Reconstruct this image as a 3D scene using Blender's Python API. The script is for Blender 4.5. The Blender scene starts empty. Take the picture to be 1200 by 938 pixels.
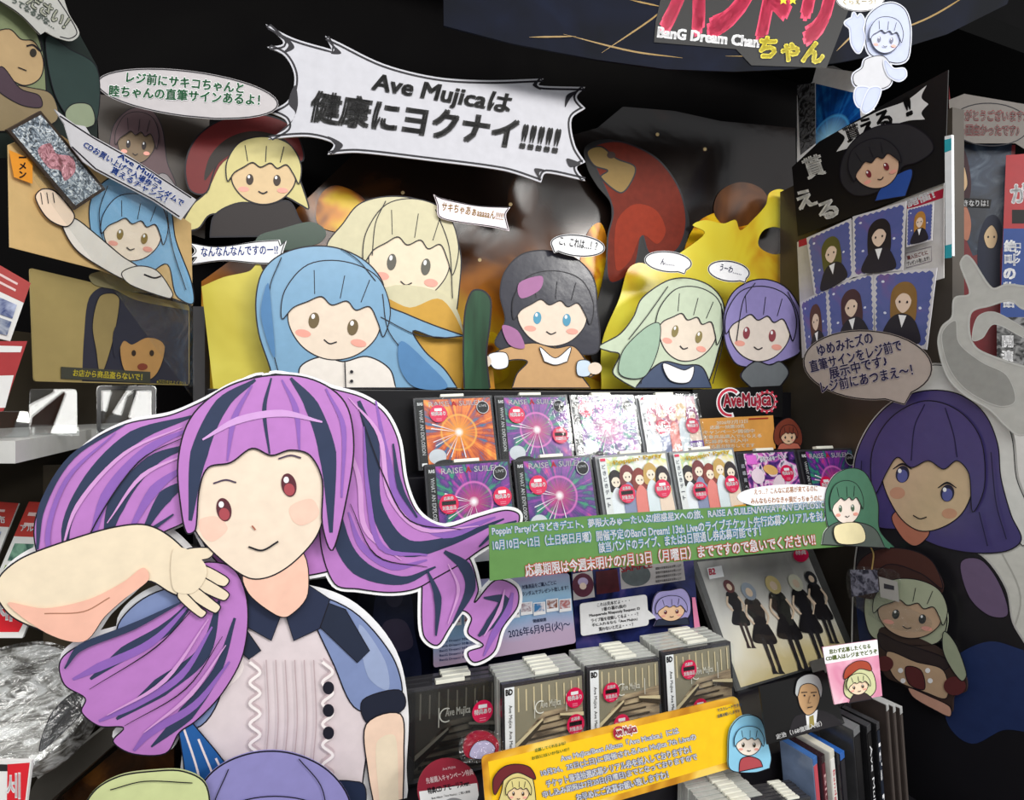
import bpy, bmesh, math, random
from mathutils import Vector, Matrix
from mathutils.geometry import tessellate_polygon
random.seed(7)
C = bpy.context.scene.collection
SC = bpy.context.scene
# ---------------------------------------------------------------- camera, world, lamps, exposure
F = 600.0                       # focal length in pixels of the 1200 x 938 frame
CAM = Vector((0, 0, 1.4))
cam_d = bpy.data.cameras.new('camera'); cam = bpy.data.objects.new('camera', cam_d); C.objects.link(cam)
cam_d.sensor_width = 36; cam_d.lens = 36 * F / 1200; cam_d.clip_start = 0.02
cam.location = CAM; cam.rotation_euler = (math.pi / 2, 0, 0)
SC.camera = cam
SC.view_settings.view_transform = 'Standard'; SC.view_settings.look = 'None'
SC.view_settings.gamma = 1; SC.view_settings.use_curve_mapping = False
SC.view_settings.exposure = -0.08
w = bpy.data.worlds.new('store_air'); SC.world = w; w.use_nodes = True
bg = w.node_tree.nodes['Background']; bg.inputs[0].default_value = (0.95, 0.97, 1, 1); bg.inputs[1].default_value = 0.6

def lamp(name, loc, target, sx, sy, power, col=(1, 0.98, 0.94)):
    d = bpy.data.lights.new(name, 'AREA'); d.shape = 'RECTANGLE'; d.size = sx; d.size_y = sy; d.energy = power; d.color = col
    o = bpy.data.objects.new(name, d); C.objects.link(o); o.location = loc
    o.rotation_euler = (Vector(target) - Vector(loc)).to_track_quat('-Z', 'Y').to_euler()
    return o
lamp('ceiling_light', (2.62, -0.80, 2.6), (0.25, 0.95, 1.25), 0.9, 0.4, 42)
lamp('ceiling_light', (0.7, -0.4, 2.5), (0.3, 0.75, 1.0), 1.0, 0.35, 16)
lamp('ceiling_light', (-0.5, -0.9, 2.6), (-0.1, 0.7, 1.1), 1.2, 0.35, 11)
lamp('ceiling_light', (0.3, -1.9, 2.7), (0.1, 0.8, 1.1), 1.6, 0.4, 16)

# ---------------------------------------------------------------- materials
def lin(h):
    h = h.lstrip('#'); r = [int(h[i:i + 2], 16) / 255 for i in (0, 2, 4)]
    return tuple((c / 12.92 if c <= 0.04045 else ((c + 0.055) / 1.055) ** 2.4) for c in r) + (1,)
_m = {}
def node(nt, t, **k):
    n = nt.nodes.new(t)
    for a, b in k.items(): setattr(n, a, b)
    return n
def base_mat(name):
    m = bpy.data.materials.new(name); m.use_nodes = True
    return m, m.node_tree, m.node_tree.nodes['Principled BSDF']
def ink(h, rough=0.5, mott=0.05, bump=0.0, spec=0.35, metal=0.0, scale=60):
    """printed paper or plastic of one colour with a faint procedural mottle"""
    k = ('ink', h, rough, mott, bump, spec, metal, scale)
    if k in _m: return _m[k]
    m, nt, p = base_mat('ink_' + h.lstrip('#'))
    p.inputs['Roughness'].default_value = rough; p.inputs['Specular IOR Level'].default_value = spec; p.inputs['Metallic'].default_value = metal
    tc = node(nt, 'ShaderNodeTexCoord'); nz = node(nt, 'ShaderNodeTexNoise'); nz.inputs['Scale'].default_value = scale; nz.inputs['Detail'].default_value = 3
    nt.links.new(tc.outputs['Object'], nz.inputs['Vector'])
    mx = node(nt, 'ShaderNodeMix', data_type='RGBA')
    c = lin(h); d = tuple(x * (1 - mott * 2) for x in c[:3]) + (1,); e = tuple(min(1, x * (1 + mott * 2)) for x in c[:3]) + (1,)
    mx.inputs[6].default_value = d; mx.inputs[7].default_value = e
    nt.links.new(nz.outputs['Fac'], mx.inputs[0]); nt.links.new(mx.outputs[2], p.inputs['Base Color'])
    if bump:
        b = node(nt, 'ShaderNodeBump'); b.inputs['Strength'].default_value = bump; b.inputs['Distance'].default_value = 0.004
        n2 = node(nt, 'ShaderNodeTexNoise'); n2.inputs['Scale'].default_value = 14; n2.inputs['Detail'].default_value = 4
        nt.links.new(tc.outputs['Object'], n2.inputs['Vector']); nt.links.new(n2.outputs['Fac'], b.inputs['Height']); nt.links.new(b.outputs['Normal'], p.inputs['Normal'])
    _m[k] = m
    return m
def film(h, bump=0.25, rough=0.18): return ink(h, rough, 0.05, bump, 0.5)      # laminated print
def clear(name='clear_plastic', bump=0.0, tint=(0.97, 0.98, 0.98, 1), rough=0.04, ior=1.45, veil=0.0, bscale=30):
    k = ('clear', name)
    if k in _m: return _m[k]
    m = bpy.data.materials.new(name); m.use_nodes = True; nt = m.node_tree
    nt.nodes.remove(nt.nodes['Principled BSDF']); out = nt.nodes['Material Output']
    tr = node(nt, 'ShaderNodeBsdfTransparent'); tr.inputs[0].default_value = tint
    gl = node(nt, 'ShaderNodeBsdfGlossy'); gl.inputs['Roughness'].default_value = rough
    fr = node(nt, 'ShaderNodeLayerWeight'); fr.inputs[0].default_value = 0.5
    pw = node(nt, 'ShaderNodeMath', operation='POWER'); pw.inputs[1].default_value = 4.0; nt.links.new(fr.outputs['Facing'], pw.inputs[0])
    ml = node(nt, 'ShaderNodeMath', operation='MULTIPLY_ADD'); ml.inputs[1].default_value = 0.6; ml.inputs[2].default_value = 0.016 + veil; nt.links.new(pw.outputs[0], ml.inputs[0])
    mx = node(nt, 'ShaderNodeMixShader')
    nt.links.new(tr.outputs[0], mx.inputs[1]); nt.links.new(gl.outputs[0], mx.inputs[2])
    nt.links.new(ml.outputs[0], mx.inputs[0]); nt.links.new(mx.outputs[0], out.inputs[0])
    if bump:
        tc = node(nt, 'ShaderNodeTexCoord'); n2 = node(nt, 'ShaderNodeTexNoise'); n2.inputs['Scale'].default_value = bscale; n2.inputs['Detail'].default_value = 5
        n2.inputs['Distortion'].default_value = 1.5
        b = node(nt, 'ShaderNodeBump'); b.inputs['Strength'].default_value = bump; b.inputs['Distance'].default_value = 0.01
        nt.links.new(tc.outputs['Object'], n2.inputs['Vector']); nt.links.new(n2.outputs['Fac'], b.inputs['Height'])
        nt.links.new(b.outputs[0], gl.inputs['Normal'])
    _m[k] = m
    return m
def ramp_mat(name, stops, scale=6.0, detail=4, rough=0.35, axis=None, dist=1.0, bump=0.0, stretch=(1, 1, 1), lo=0.0, hi=1.0, mixn=0.5, spec=0.4):
    """noise (or gradient along an object axis, in metres lo..hi, mixed with noise) through a colour ramp"""
    k = ('ramp', name)
    if k in _m: return _m[k]
    m, nt, p = base_mat(name); p.inputs['Roughness'].default_value = rough; p.inputs['Specular IOR Level'].default_value = spec
    tc = node(nt, 'ShaderNodeTexCoord'); mp = node(nt, 'ShaderNodeMapping'); mp.inputs['Scale'].default_value = stretch
    nz = node(nt, 'ShaderNodeTexNoise'); nz.inputs['Scale'].default_value = scale; nz.inputs['Detail'].default_value = detail; nz.inputs['Distortion'].default_value = dist
    nt.links.new(tc.outputs['Object'], mp.inputs[0]); nt.links.new(mp.outputs[0], nz.inputs['Vector'])
    fac = nz.outputs['Fac']
    if axis is not None:
        sp = node(nt, 'ShaderNodeSeparateXYZ'); nt.links.new(tc.outputs['Object'], sp.inputs[0])
        mr = node(nt, 'ShaderNodeMapRange'); mr.inputs[1].default_value = lo; mr.inputs[2].default_value = hi
        nt.links.new(sp.outputs[axis], mr.inputs[0])
        a = node(nt, 'ShaderNodeMix', data_type='FLOAT'); a.inputs[0].default_value = mixn
        nt.links.new(mr.outputs[0], a.inputs[2]); nt.links.new(nz.outputs['Fac'], a.inputs[3]); fac = a.outputs[0]
    cr = node(nt, 'ShaderNodeValToRGB')
    while len(cr.color_ramp.elements) < len(stops): cr.color_ramp.elements.new(0.5)
    for e, (pos, col) in zip(cr.color_ramp.elements, stops): e.position = pos; e.color = lin(col)
    nt.links.new(fac, cr.inputs[0]); nt.links.new(cr.outputs[0], p.inputs['Base Color'])
    if bump:
        b = node(nt, 'ShaderNodeBump'); b.inputs['Strength'].default_value = bump; b.inputs['Distance'].default_value = 0.006
        nt.links.new(nz.outputs['Fac'], b.inputs['Height']); nt.links.new(b.outputs[0], p.inputs['Normal'])
    _m[k] = m
    return m
def burst_mat(name, cx, cy, r0, inner, bgs, ring='#e070c0'):
    """generic printed light burst: hot centre, thin ring, rays over blotchy colours"""
    m, nt, p = base_mat(name); p.inputs['Roughness'].default_value = 0.3
    L = nt.links.new
    tc = node(nt, 'ShaderNodeTexCoord'); sub = node(nt, 'ShaderNodeVectorMath', operation='SUBTRACT'); sub.inputs[1].default_value = (cx, cy, 0)
    L(tc.outputs['Object'], sub.inputs[0])
    sp = node(nt, 'ShaderNodeSeparateXYZ'); L(sub.outputs[0], sp.inputs[0])
    cb = node(nt, 'ShaderNodeCombineXYZ'); L(sp.outputs[0], cb.inputs[0]); L(sp.outputs[1], cb.inputs[1])
    ln = node(nt, 'ShaderNodeVectorMath', operation='LENGTH'); L(cb.outputs[0], ln.inputs[0])
    nz = node(nt, 'ShaderNodeTexNoise'); nz.inputs['Scale'].default_value = 22; nz.inputs['Detail'].default_value = 4; nz.inputs['Distortion'].default_value = 1.2
    nm = node(nt, 'ShaderNodeVectorMath', operation='NORMALIZE'); L(cb.outputs[0], nm.inputs[0])
    nr = node(nt, 'ShaderNodeTexNoise'); nr.inputs['Scale'].default_value = 7; nr.inputs['Detail'].default_value = 5; L(nm.outputs[0], nr.inputs['Vector'])
    L(tc.outputs['Object'], nz.inputs['Vector'])
    av = node(nt, 'ShaderNodeMix', data_type='FLOAT'); av.inputs[0].default_value = 0.55; L(nz.outputs['Fac'], av.inputs[2]); L(nr.outputs['Fac'], av.inputs[3])
    cr = node(nt, 'ShaderNodeValToRGB')
    while len(cr.color_ramp.elements) < len(bgs): cr.color_ramp.elements.new(0.5)
    for e, (pos, col) in zip(cr.color_ramp.elements, bgs): e.position = pos; e.color = lin(col)
    L(av.outputs[0], cr.inputs[0])
    hot = node(nt, 'ShaderNodeMapRange'); hot.inputs[1].default_value = r0 * 0.1; hot.inputs[2].default_value = r0 * 1.1; hot.inputs[3].default_value = 1; hot.inputs[4].default_value = 0
    L(ln.outputs['Value'], hot.inputs[0])
    mx = node(nt, 'ShaderNodeMix', data_type='RGBA'); mx.inputs[7].default_value = lin(inner)
    L(hot.outputs[0], mx.inputs[0]); L(cr.outputs[0], mx.inputs[6])
    core = node(nt, 'ShaderNodeMapRange'); core.inputs[1].default_value = r0 * 0.05; core.inputs[2].default_value = r0 * 0.28; core.inputs[3].default_value = 1; core.inputs[4].default_value = 0
    L(ln.outputs['Value'], core.inputs[0])
    m2 = node(nt, 'ShaderNodeMix', data_type='RGBA'); m2.inputs[7].default_value = (1, 1, 1, 1); L(core.outputs[0], m2.inputs[0]); L(mx.outputs[2], m2.inputs[6])
    d = node(nt, 'ShaderNodeMath', operation='SUBTRACT'); d.inputs[1].default_value = r0; L(ln.outputs['Value'], d.inputs[0])
    ab = node(nt, 'ShaderNodeMath', operation='ABSOLUTE'); L(d.outputs[0], ab.inputs[0])
    rg = node(nt, 'ShaderNodeMapRange'); rg.inputs[1].default_value = 0; rg.inputs[2].default_value = r0 * 0.09; rg.inputs[3].default_value = 0.9; rg.inputs[4].default_value = 0; L(ab.outputs[0], rg.inputs[0])
    m3 = node(nt, 'ShaderNodeMix', data_type='RGBA'); m3.inputs[7].default_value = lin(ring); L(rg.outputs[0], m3.inputs[0]); L(m2.outputs[2], m3.inputs[6])
    L(m3.outputs[2], p.inputs['Base Color'])
    return m

WHITE = ink('#f2f2f4'); BLACK = ink('#0b0a0c', 0.5); LINE = ink('#15121c')

# ---------------------------------------------------------------- planes things hang or stand in
class Plane:
    def __init__(s, O, yaw, tilt=0.0):
        y, t = math.radians(yaw), math.radians(tilt)
        s.O = Vector(O); s.N = Vector((math.sin(y) * math.cos(t), -math.cos(y) * math.cos(t), math.sin(t)))
        s.U = Vector((math.cos(y), math.sin(y), 0)); s.V = s.N.cross(s.U); s.yaw = yaw; s.tilt = tilt
    def world(s, px, py):
        d = Vector(((px - 600) / F, 1, -(py - 469) / F))
        t = (s.O - CAM).dot(s.N) / d.dot(s.N)
        return CAM + d * t
    def uv(s, px, py):
        q = s.world(px, py) - s.O
        return (q.dot(s.U), q.dot(s.V))
    def mat(s, P):
        M = Matrix.Identity(4)
        for i, a in enumerate((s.U, s.V, s.N)):
            for r in range(3): M[r][i] = a[r]
        M.translation = P
        return M
YB, YR, YL = 19.4, -73.3, 80.5
def BW(y0, tilt=0, yaw=YB): return Plane((0, y0, 1.4), yaw, tilt)               # parallel to the back of the bay
def RW(off, tilt=0, yaw=YR):
    n = Vector((math.sin(math.radians(YR)), -math.cos(math.radians(YR)), 0))
    return Plane(Vector((0.687, 1.243, 1.4)) + n * off, yaw, tilt)
def LW(off, tilt=0, yaw=YL):
    n = Vector((math.sin(math.radians(YL)), -math.cos(math.radians(YL)), 0))
    return Plane(Vector((-0.502, 0.823, 1.4)) + n * off, yaw, tilt)
def AT(px, py, depth, yaw=0, tilt=0):
    return Plane(CAM + Vector(((px - 600) / F, 1, -(py - 469) / F)) * depth, yaw, tilt)

# ---------------------------------------------------------------- 2-D shapes in photo pixels
def smooth(pts, closed=True, n=6):
    """Catmull-Rom through the points; a third value of 1 marks a sharp corner"""
    P = [(p[0], p[1]) for p in pts]; S = [len(p) > 2 for p in pts]; N = len(P); out = []
    rng = range(N if closed else N - 1)
    for i in rng:
        p1, p2 = P[i], P[(i + 1) % N]
        p0 = P[i - 1] if (closed or i > 0) and not S[i] else (2 * p1[0] - p2[0], 2 * p1[1] - p2[1])
        j = (i + 2)
        p3 = P[j % N] if (closed or j < N) and not S[(i + 1) % N] else (2 * p2[0] - p1[0], 2 * p2[1] - p1[1])
        d = max(1e-6, math.dist(p1, p2))
        def tang(a, b, c):
            l = math.dist(a, c)
            k = d / max(l, 1e-6)
            k = min(k, 0.5 + 0.0) if l > 1e-6 else 0
            return ((c[0] - a[0]) * k, (c[1] - a[1]) * k)
        t1 = tang(p0, p1, p2); t2 = tang(p1, p2, p3)
        for q in range(n):
            t = q / n; t2_, t3 = t * t, t * t * t
            h1, h2, h3, h4 = 2 * t3 - 3 * t2_ + 1, t3 - 2 * t2_ + t, -2 * t3 + 3 * t2_, t3 - t2_
            out.append((h1 * p1[0] + h2 * t1[0] + h3 * p2[0] + h4 * t2[0], h1 * p1[1] + h2 * t1[1] + h3 * p2[1] + h4 * t2[1]))
    if not closed: out.append(P[-1])
    return out
def ell(cx, cy, rx, ry, rot=0, n=32, a0=0, a1=360):
    r = math.radians(rot); o = []
    full = abs(a1 - a0) >= 360
    for i in range(n if full else n + 1):
        a = math.radians(a0 + (a1 - a0) * i / n); x, y = rx * math.cos(a), ry * math.sin(a)
        o.append((cx + x * math.cos(r) - y * math.sin(r), cy + x * math.sin(r) + y * math.cos(r)))
    return o
def rrect(q, r, n=5):
    """rounded quad, q = TL TR BR BL"""
    o = []
    for i in range(4):
        a, b, c = Vector(q[i - 1]), Vector(q[i]), Vector(q[(i + 1) % 4])
        p, s = b + (a - b).normalized() * r, b + (c - b).normalized() * r
        for k in range(n + 1):
            t = k / n; v = p * (1 - t) ** 2 + b * 2 * t * (1 - t) + s * t * t; o.append((v.x, v.y))
    return o
def ribbon(pts, w, closed=False, taper=False):
    """strip of width w (a number, or a list of widths) along a polyline: list of quads"""
    N = len(pts); L, R = [], []
    for i in range(N):
        a = pts[i - 1] if (i or closed) else pts[i]; b = pts[(i + 1) % N] if (i < N - 1 or closed) else pts[i]
        dx, dy = b[0] - a[0], b[1] - a[1]; l = math.hypot(dx, dy) or 1
        if isinstance(w, (list, tuple)):
            f = i / max(1, N - 1) * (len(w) - 1); k = min(int(f), len(w) - 2); ww = w[k] + (w[k + 1] - w[k]) * (f - k)
        else:
            ww = w * (min(1, 3.0 * min(i, N - 1 - i) / N + 0.15) if taper else 1)
        nx, ny = -dy / l * ww / 2, dx / l * ww / 2
        L.append((pts[i][0] + nx, pts[i][1] + ny)); R.append((pts[i][0] - nx, pts[i][1] - ny))
    return [(L[i], R[i], R[(i + 1) % N], L[(i + 1) % N]) for i in range(N if closed else N - 1)]

_txt = {}
_tc = bpy.data.curves.new('lettering_font', 'FONT'); _tc.resolution_u = 2
_to = bpy.data.objects.new('lettering_font', _tc)
def text_mesh(s, off):
    k = (s, off)
    if k not in _txt:
        C.objects.link(_to); _tc.body = s; _tc.offset = off
        bpy.context.view_layer.update()
        ev = _to.evaluated_get(bpy.context.evaluated_depsgraph_get()); me = ev.to_mesh()
        V = [(v.co.x, v.co.y) for v in me.vertices]; P = [tuple(p.vertices) for p in me.polygons]
        ev.to_mesh_clear(); C.objects.unlink(_to)
        _txt[k] = (V, P)
    return _txt[k]

def finish(name, V, Fc, mats, mi, parent=None, matrix=None):
    me = bpy.data.meshes.new(name); me.from_pydata(V, [], Fc); me.update()
    for m in mats: me.materials.append(m)
    me.polygons.foreach_set('material_index', mi)
    o = bpy.data.objects.new(name, me); C.objects.link(o)
    if parent: o.parent = parent
    if matrix is not None: o.matrix_world = matrix
    return o
def tag(o, label, cat, group=None):
    o['label'] = label; o['category'] = cat
    if group: o['group'] = group
    return o

class Geo:
    def __init__(s): s.V = []; s.F = []; s.mats = []; s.mi = []
    def mid(s, m):
        if m not in s.mats: s.mats.append(m)
        return s.mats.index(m)
    def add(s, V, Fc, m):
        b = len(s.V); s.V += V; k = s.mid(m)
        for f in Fc: s.F.append(tuple(i + b for i in f)); s.mi.append(k)

class Card:
    """a flat printed thing (card, sign, cut-out) with thickness, laid out in photo pixels on a real plane.
    Each named part becomes a child mesh; part None is the card itself."""
    STEP = 0.00016
    def __init__(s, name, label, cat, plane, group=None, thick=0.002):
        s.name, s.label, s.cat, s.pl, s.group, s.t = name, label, cat, plane, group, thick
        s.parts = {}; s.z = 0.0; s.o = None; s.plabel = {}
    def g(s, part): return s.parts.setdefault(part, Geo())
    def up(s, k=1): s.z += s.STEP * k
    def flat(s, part, m, polys):
        s.up()
        for poly in polys:
            q = [s.pl.uv(*p[:2]) for p in poly]
            tri = [(0, 1, 2), (0, 2, 3)] if len(q) == 4 else tessellate_polygon([[Vector((a, b, 0)) for a, b in q]])
            s.g(part).add([(a, b, s.z) for a, b in q], tri, m)
        return s
    def slab(s, m, poly, part=None, thick=None, edge=None):
        t = thick or s.t
        q = [s.pl.uv(*p[:2]) for p in poly]; n = len(q)
        ar = sum(q[i - 1][0] * q[i][1] - q[i][0] * q[i - 1][1] for i in range(n))
        if ar < 0: q.reverse()
        tri = tessellate_polygon([[Vector((a, b, 0)) for a, b in q]])
        V = [(a, b, s.z) for a, b in q] + [(a, b, s.z - t) for a, b in q]
        s.g(part).add(V, list(tri) + [(c + n, b + n, a + n) for a, b, c in tri], m)
        s.g(part).add(V, [(i, (i + 1) % n, (i + 1) % n + n, i + n)[::-1] for i in range(n)], edge or m)
        if s.o is None:
            us = [a for a, b in q]; vs = [b for a, b in q]; s.o = ((min(us) + max(us)) / 2, min(vs))
        return s
    def poly(s, part, m, pts, sm=True, line=None, lm=None):
        p = smooth(pts) if sm else pts
        s.flat(part, m, [p])
        if line: s.flat(part, lm or LINE, ribbon(p, line, True))
        return s
    def line(s, part, m, pts, w, sm=True, closed=False, taper=False):
        p = smooth(pts, closed) if sm else pts
        return s.flat(part, m, ribbon(p, w, closed, taper))
    def text(s, part, m, st, a, b, h, bold=0.0, edge=None, ew=0.05, slant=0.0):
        """st set so that its box runs from a (bottom left) to b (bottom right), h pixels tall"""
        ux, uy = b[0] - a[0], b[1] - a[1]; l = math.hypot(ux, uy); nx, ny = uy / l * h, -ux / l * h
        nx += slant * ux / l; ny += slant * uy / l
        V, P = text_mesh(st, 0)
        xs = [v[0] for v in V]; ys = [v[1] for v in V]; x0, x1, y0, y1 = min(xs), max(xs), min(ys), max(ys)
        k8 = [(math.cos(t * math.pi / 4), math.sin(t * math.pi / 4)) for t in range(8)]
        jobs = [(edge, [(dx * (bold + ew), dy * (bold + ew)) for dx, dy in k8])] if edge else []
        jobs.append((m, [(0, 0)] if bold < 0.005 else [(dx * bold, dy * bold) for dx, dy in (((-1, -.7), (1, -.7), (-1, .7), (1, .7)) if bold < 0.06 else k8 + [(x / 2, y / 2) for x, y in k8])]))
        for mm, shifts in jobs:
            s.up()
            for sx, sy in shifts:
                W = []
                for x, y in V:
                    i, j = (x + sx - x0) / (x1 - x0), (y + sy - y0) / max(y1 - y0, 1e-6)
                    q = s.pl.uv(a[0] + ux * i + nx * j, a[1] + uy * i + ny * j); W.append((q[0], q[1], s.z))
                s.g(part).add(W, P, mm)
        return s
    def vtext(s, part, m, st, top, bot, size, bold=0.02, edge=None, ew=0.05):
        n = len(st)
        for i, ch in enumerate(st):
            t = (i + 0.5) / n; cx, cy = top[0] + (bot[0] - top[0]) * t, top[1] + (bot[1] - top[1]) * t
            V, P = text_mesh(ch, bold); xs = [v[0] for v in V]; ys = [v[1] for v in V]; r = max(max(xs) - min(xs), max(ys) - min(ys))
            wx, wy = max(.08, (max(xs) - min(xs)) / r) * size, (max(ys) - min(ys)) / r * size
            s.text(part, m, ch, (cx - wx / 2, cy + wy / 2), (cx + wx / 2, cy + wy / 2), wy, bold, edge, ew)
        return s
    def done(s):
        ou, ov = s.o
        O = s.pl.O + s.pl.U * ou + s.pl.V * ov
        M = s.pl.mat(O)
        def mk(n, g, par):
            n = n.split('#')[0]
            V = [(a - ou, b - ov, c) for a, b, c in g.V]
            return finish(n, V, g.F, g.mats, g.mi, par, M)
        root = mk(s.name, s.parts.pop(None), None); tag(root, s.label, s.cat, s.group)
        made = {}
        for k, g in sorted(s.parts.items(), key=lambda kv: kv[0].count('/')):
            n = k.split('/')[-1].split('#')[0]
            o = finish(n, [(a - ou, b - ov, c) for a, b, c in g.V], g.F, g.mats, g.mi)
            o.parent = made[k.rsplit('/', 1)[0]] if '/' in k else root      # parts share the card's axes
            made[k] = o
            if k in s.plabel: o['label'] = s.plabel[k]
        return root

# ---------------------------------------------------------------- solid helpers
def bm_obj(name, bm, m, parent=None, matrix=None, smooth_=False):
    me = bpy.data.meshes.new(name); bm.normal_update(); bm.to_mesh(me); bm.free()
    for x in (m if isinstance(m, list) else [m]): me.materials.append(x)
    if smooth_:
        for p in me.polygons: p.use_smooth = True
    o = bpy.data.objects.new(name, me); C.objects.link(o)
    if parent: o.parent = parent
    if matrix is not None: o.matrix_local = matrix
    return o
def box(bm, x0, x1, y0, y1, z0, z1, bev=0.0):
    r = bmesh.ops.create_cube(bm, size=1)
    vs = r['verts']
    for v in vs: v.co = Vector(((x0 + x1) / 2 + v.co.x * (x1 - x0), (y0 + y1) / 2 + v.co.y * (y1 - y0), (z0 + z1) / 2 + v.co.z * (z1 - z0)))
    if bev:
        es = list({e for v in vs for e in v.link_edges})
        bmesh.ops.bevel(bm, geom=es, offset=bev, segments=2, affect='EDGES', profile=0.7)
    return bm
def prism(bm, pts, z0, z1):
    n = len(pts); a = [bm.verts.new((x, y, z0)) for x, y in pts]; b = [bm.verts.new((x, y, z1)) for x, y in pts]
    bm.faces.new(a[::-1]); bm.faces.new(b)
    for i in range(n): bm.faces.new((a[i], a[(i + 1) % n], b[(i + 1) % n], b[i]))
    bmesh.ops.recalc_face_normals(bm, faces=bm.faces[:])
    return bm
def struct(name, bm, m, parent=None, matrix=None):
    o = bm_obj(name, bm, m, parent, matrix)
    if not parent: o['kind'] = 'structure'
    return o
def empty(name, label, cat, matrix, group=None):
    o = bpy.data.objects.new(name, None); C.objects.link(o); o.matrix_world = matrix; o.empty_display_size = 0.05
    return tag(o, label, cat, group)
def copy_tree(o, matrix, label, group=None):
    r = o.copy(); C.objects.link(r); r.matrix_world = matrix; r['label'] = label
    if group: r['group'] = group
    for ch in list(o.children):
        c = ch.copy(); C.objects.link(c); c.parent = r
        for g in ch.children:
            d = g.copy(); C.objects.link(d); d.parent = c
    return r

# ================================================================ the setting
def LB(u, d, z):                                  # bay coordinates: along the back, into the back, up
    y = math.radians(YB); return Vector((u * math.cos(y) - d * math.sin(y), u * math.sin(y) + d * math.cos(y), z))
MB = Matrix.Rotation(math.radians(YB), 4, 'Z')
def dd(y0): return y0 * math.cos(math.radians(YB))
def uu(px, y0): return BW(y0).world(px, 469).dot(BW(y0).U)
grey_metal = ink('#4a484a', 0.45, 0.04, spec=0.5)
charcoal = ink('#1a191b', 0.5)
struct('floor', box(bmesh.new(), -2.5, 3, -3, 3, -0.05, 0), ramp_mat('store_floor', [(0.3, '#8f8b84'), (0.7, '#a5a19a')], 3, 5, 0.3))
struct('wall_back', box(bmesh.new(), -2.2, 2.6, dd(1.17), dd(1.17) + 0.03, 0, 3.4), ramp_mat('back_board', [(0.3, '#050405'), (0.7, '#0a0909')], 4, 3, 0.7, spec=0.05), None, MB)
def side_wall(name, pl, u0, u1, m, top):
    M = pl.mat(Vector((pl.O.x, pl.O.y, 0)))
    return struct(name, box(bmesh.new(), u0, u1, 0, top, -0.03, 0), m, None, M)
side_wall('wall_right', RW(-0.014), -0.06, 0.335, ramp_mat('right_board', [(0.3, '#3b352f'), (0.7, '#4c453d')], 5, 3, 0.3), 1.93)
side_wall('wall_left', LW(-0.20), -0.9, 0.12, ramp_mat('left_board', [(0.3, '#3a342b'), (0.7, '#4d463b')], 6, 3, 0.35), 1.5)
struct('ceiling', box(bmesh.new(), -2.2, 2.6, dd(0.86), dd(1.16), 2.3, 2.36), ink('#050505', 0.8, spec=0.05), None, MB)

# stepped display furniture (one riser, one counter)
cm = ink('#141317', 0.35, 0.06)
o = bm_obj('display_counter', box(bmesh.new(), -0.30, 0.945, dd(0.665), dd(1.165), 0, 0.84, 0.003), ink('#232126', 0.4), None, MB)
tag(o, 'dark display counter carrying the bins of music albums and the yellow banner', 'counter')
bm_obj('lower_shelf', box(bmesh.new(), -0.30, 0.945, dd(0.34), dd(0.664), 0, 0.715, 0.003), ink('#1d1c20', 0.4), o)
r = bm_obj('display_riser', box(bmesh.new(), -0.185, uu(928, 0.97), dd(0.972), dd(1.16), 0.841, 1.418, 0.002), ink('#0d0c10', 0.35), None, MB)
tag(r, 'black stepped riser behind the rows of albums, black band under the character cards', 'display stand')
bm_obj('step', box(bmesh.new(), -0.185, uu(975, 0.9), dd(0.905), dd(0.9715), 1.159, 1.272, 0.002), ink('#121018', 0.35), r)
sh = bm_obj('shelf_board', box(bmesh.new(), -0.185, uu(900, 0.86), dd(0.84), dd(0.9715), 1.140, 1.158, 0.002), ink('#d9dbe0', 0.3), r); sh['label'] = 'white shelf board'
bm_obj('back_panel', box(bmesh.new(), -0.185, uu(985, 0.9), dd(0.962), dd(0.9715), 0.841, 1.139), ramp_mat('navy_panel', [(0.35, '#0a0b14'), (0.6, '#1a2038'), (0.8, '#20345c')], 9, 4, 0.3), r)

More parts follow.
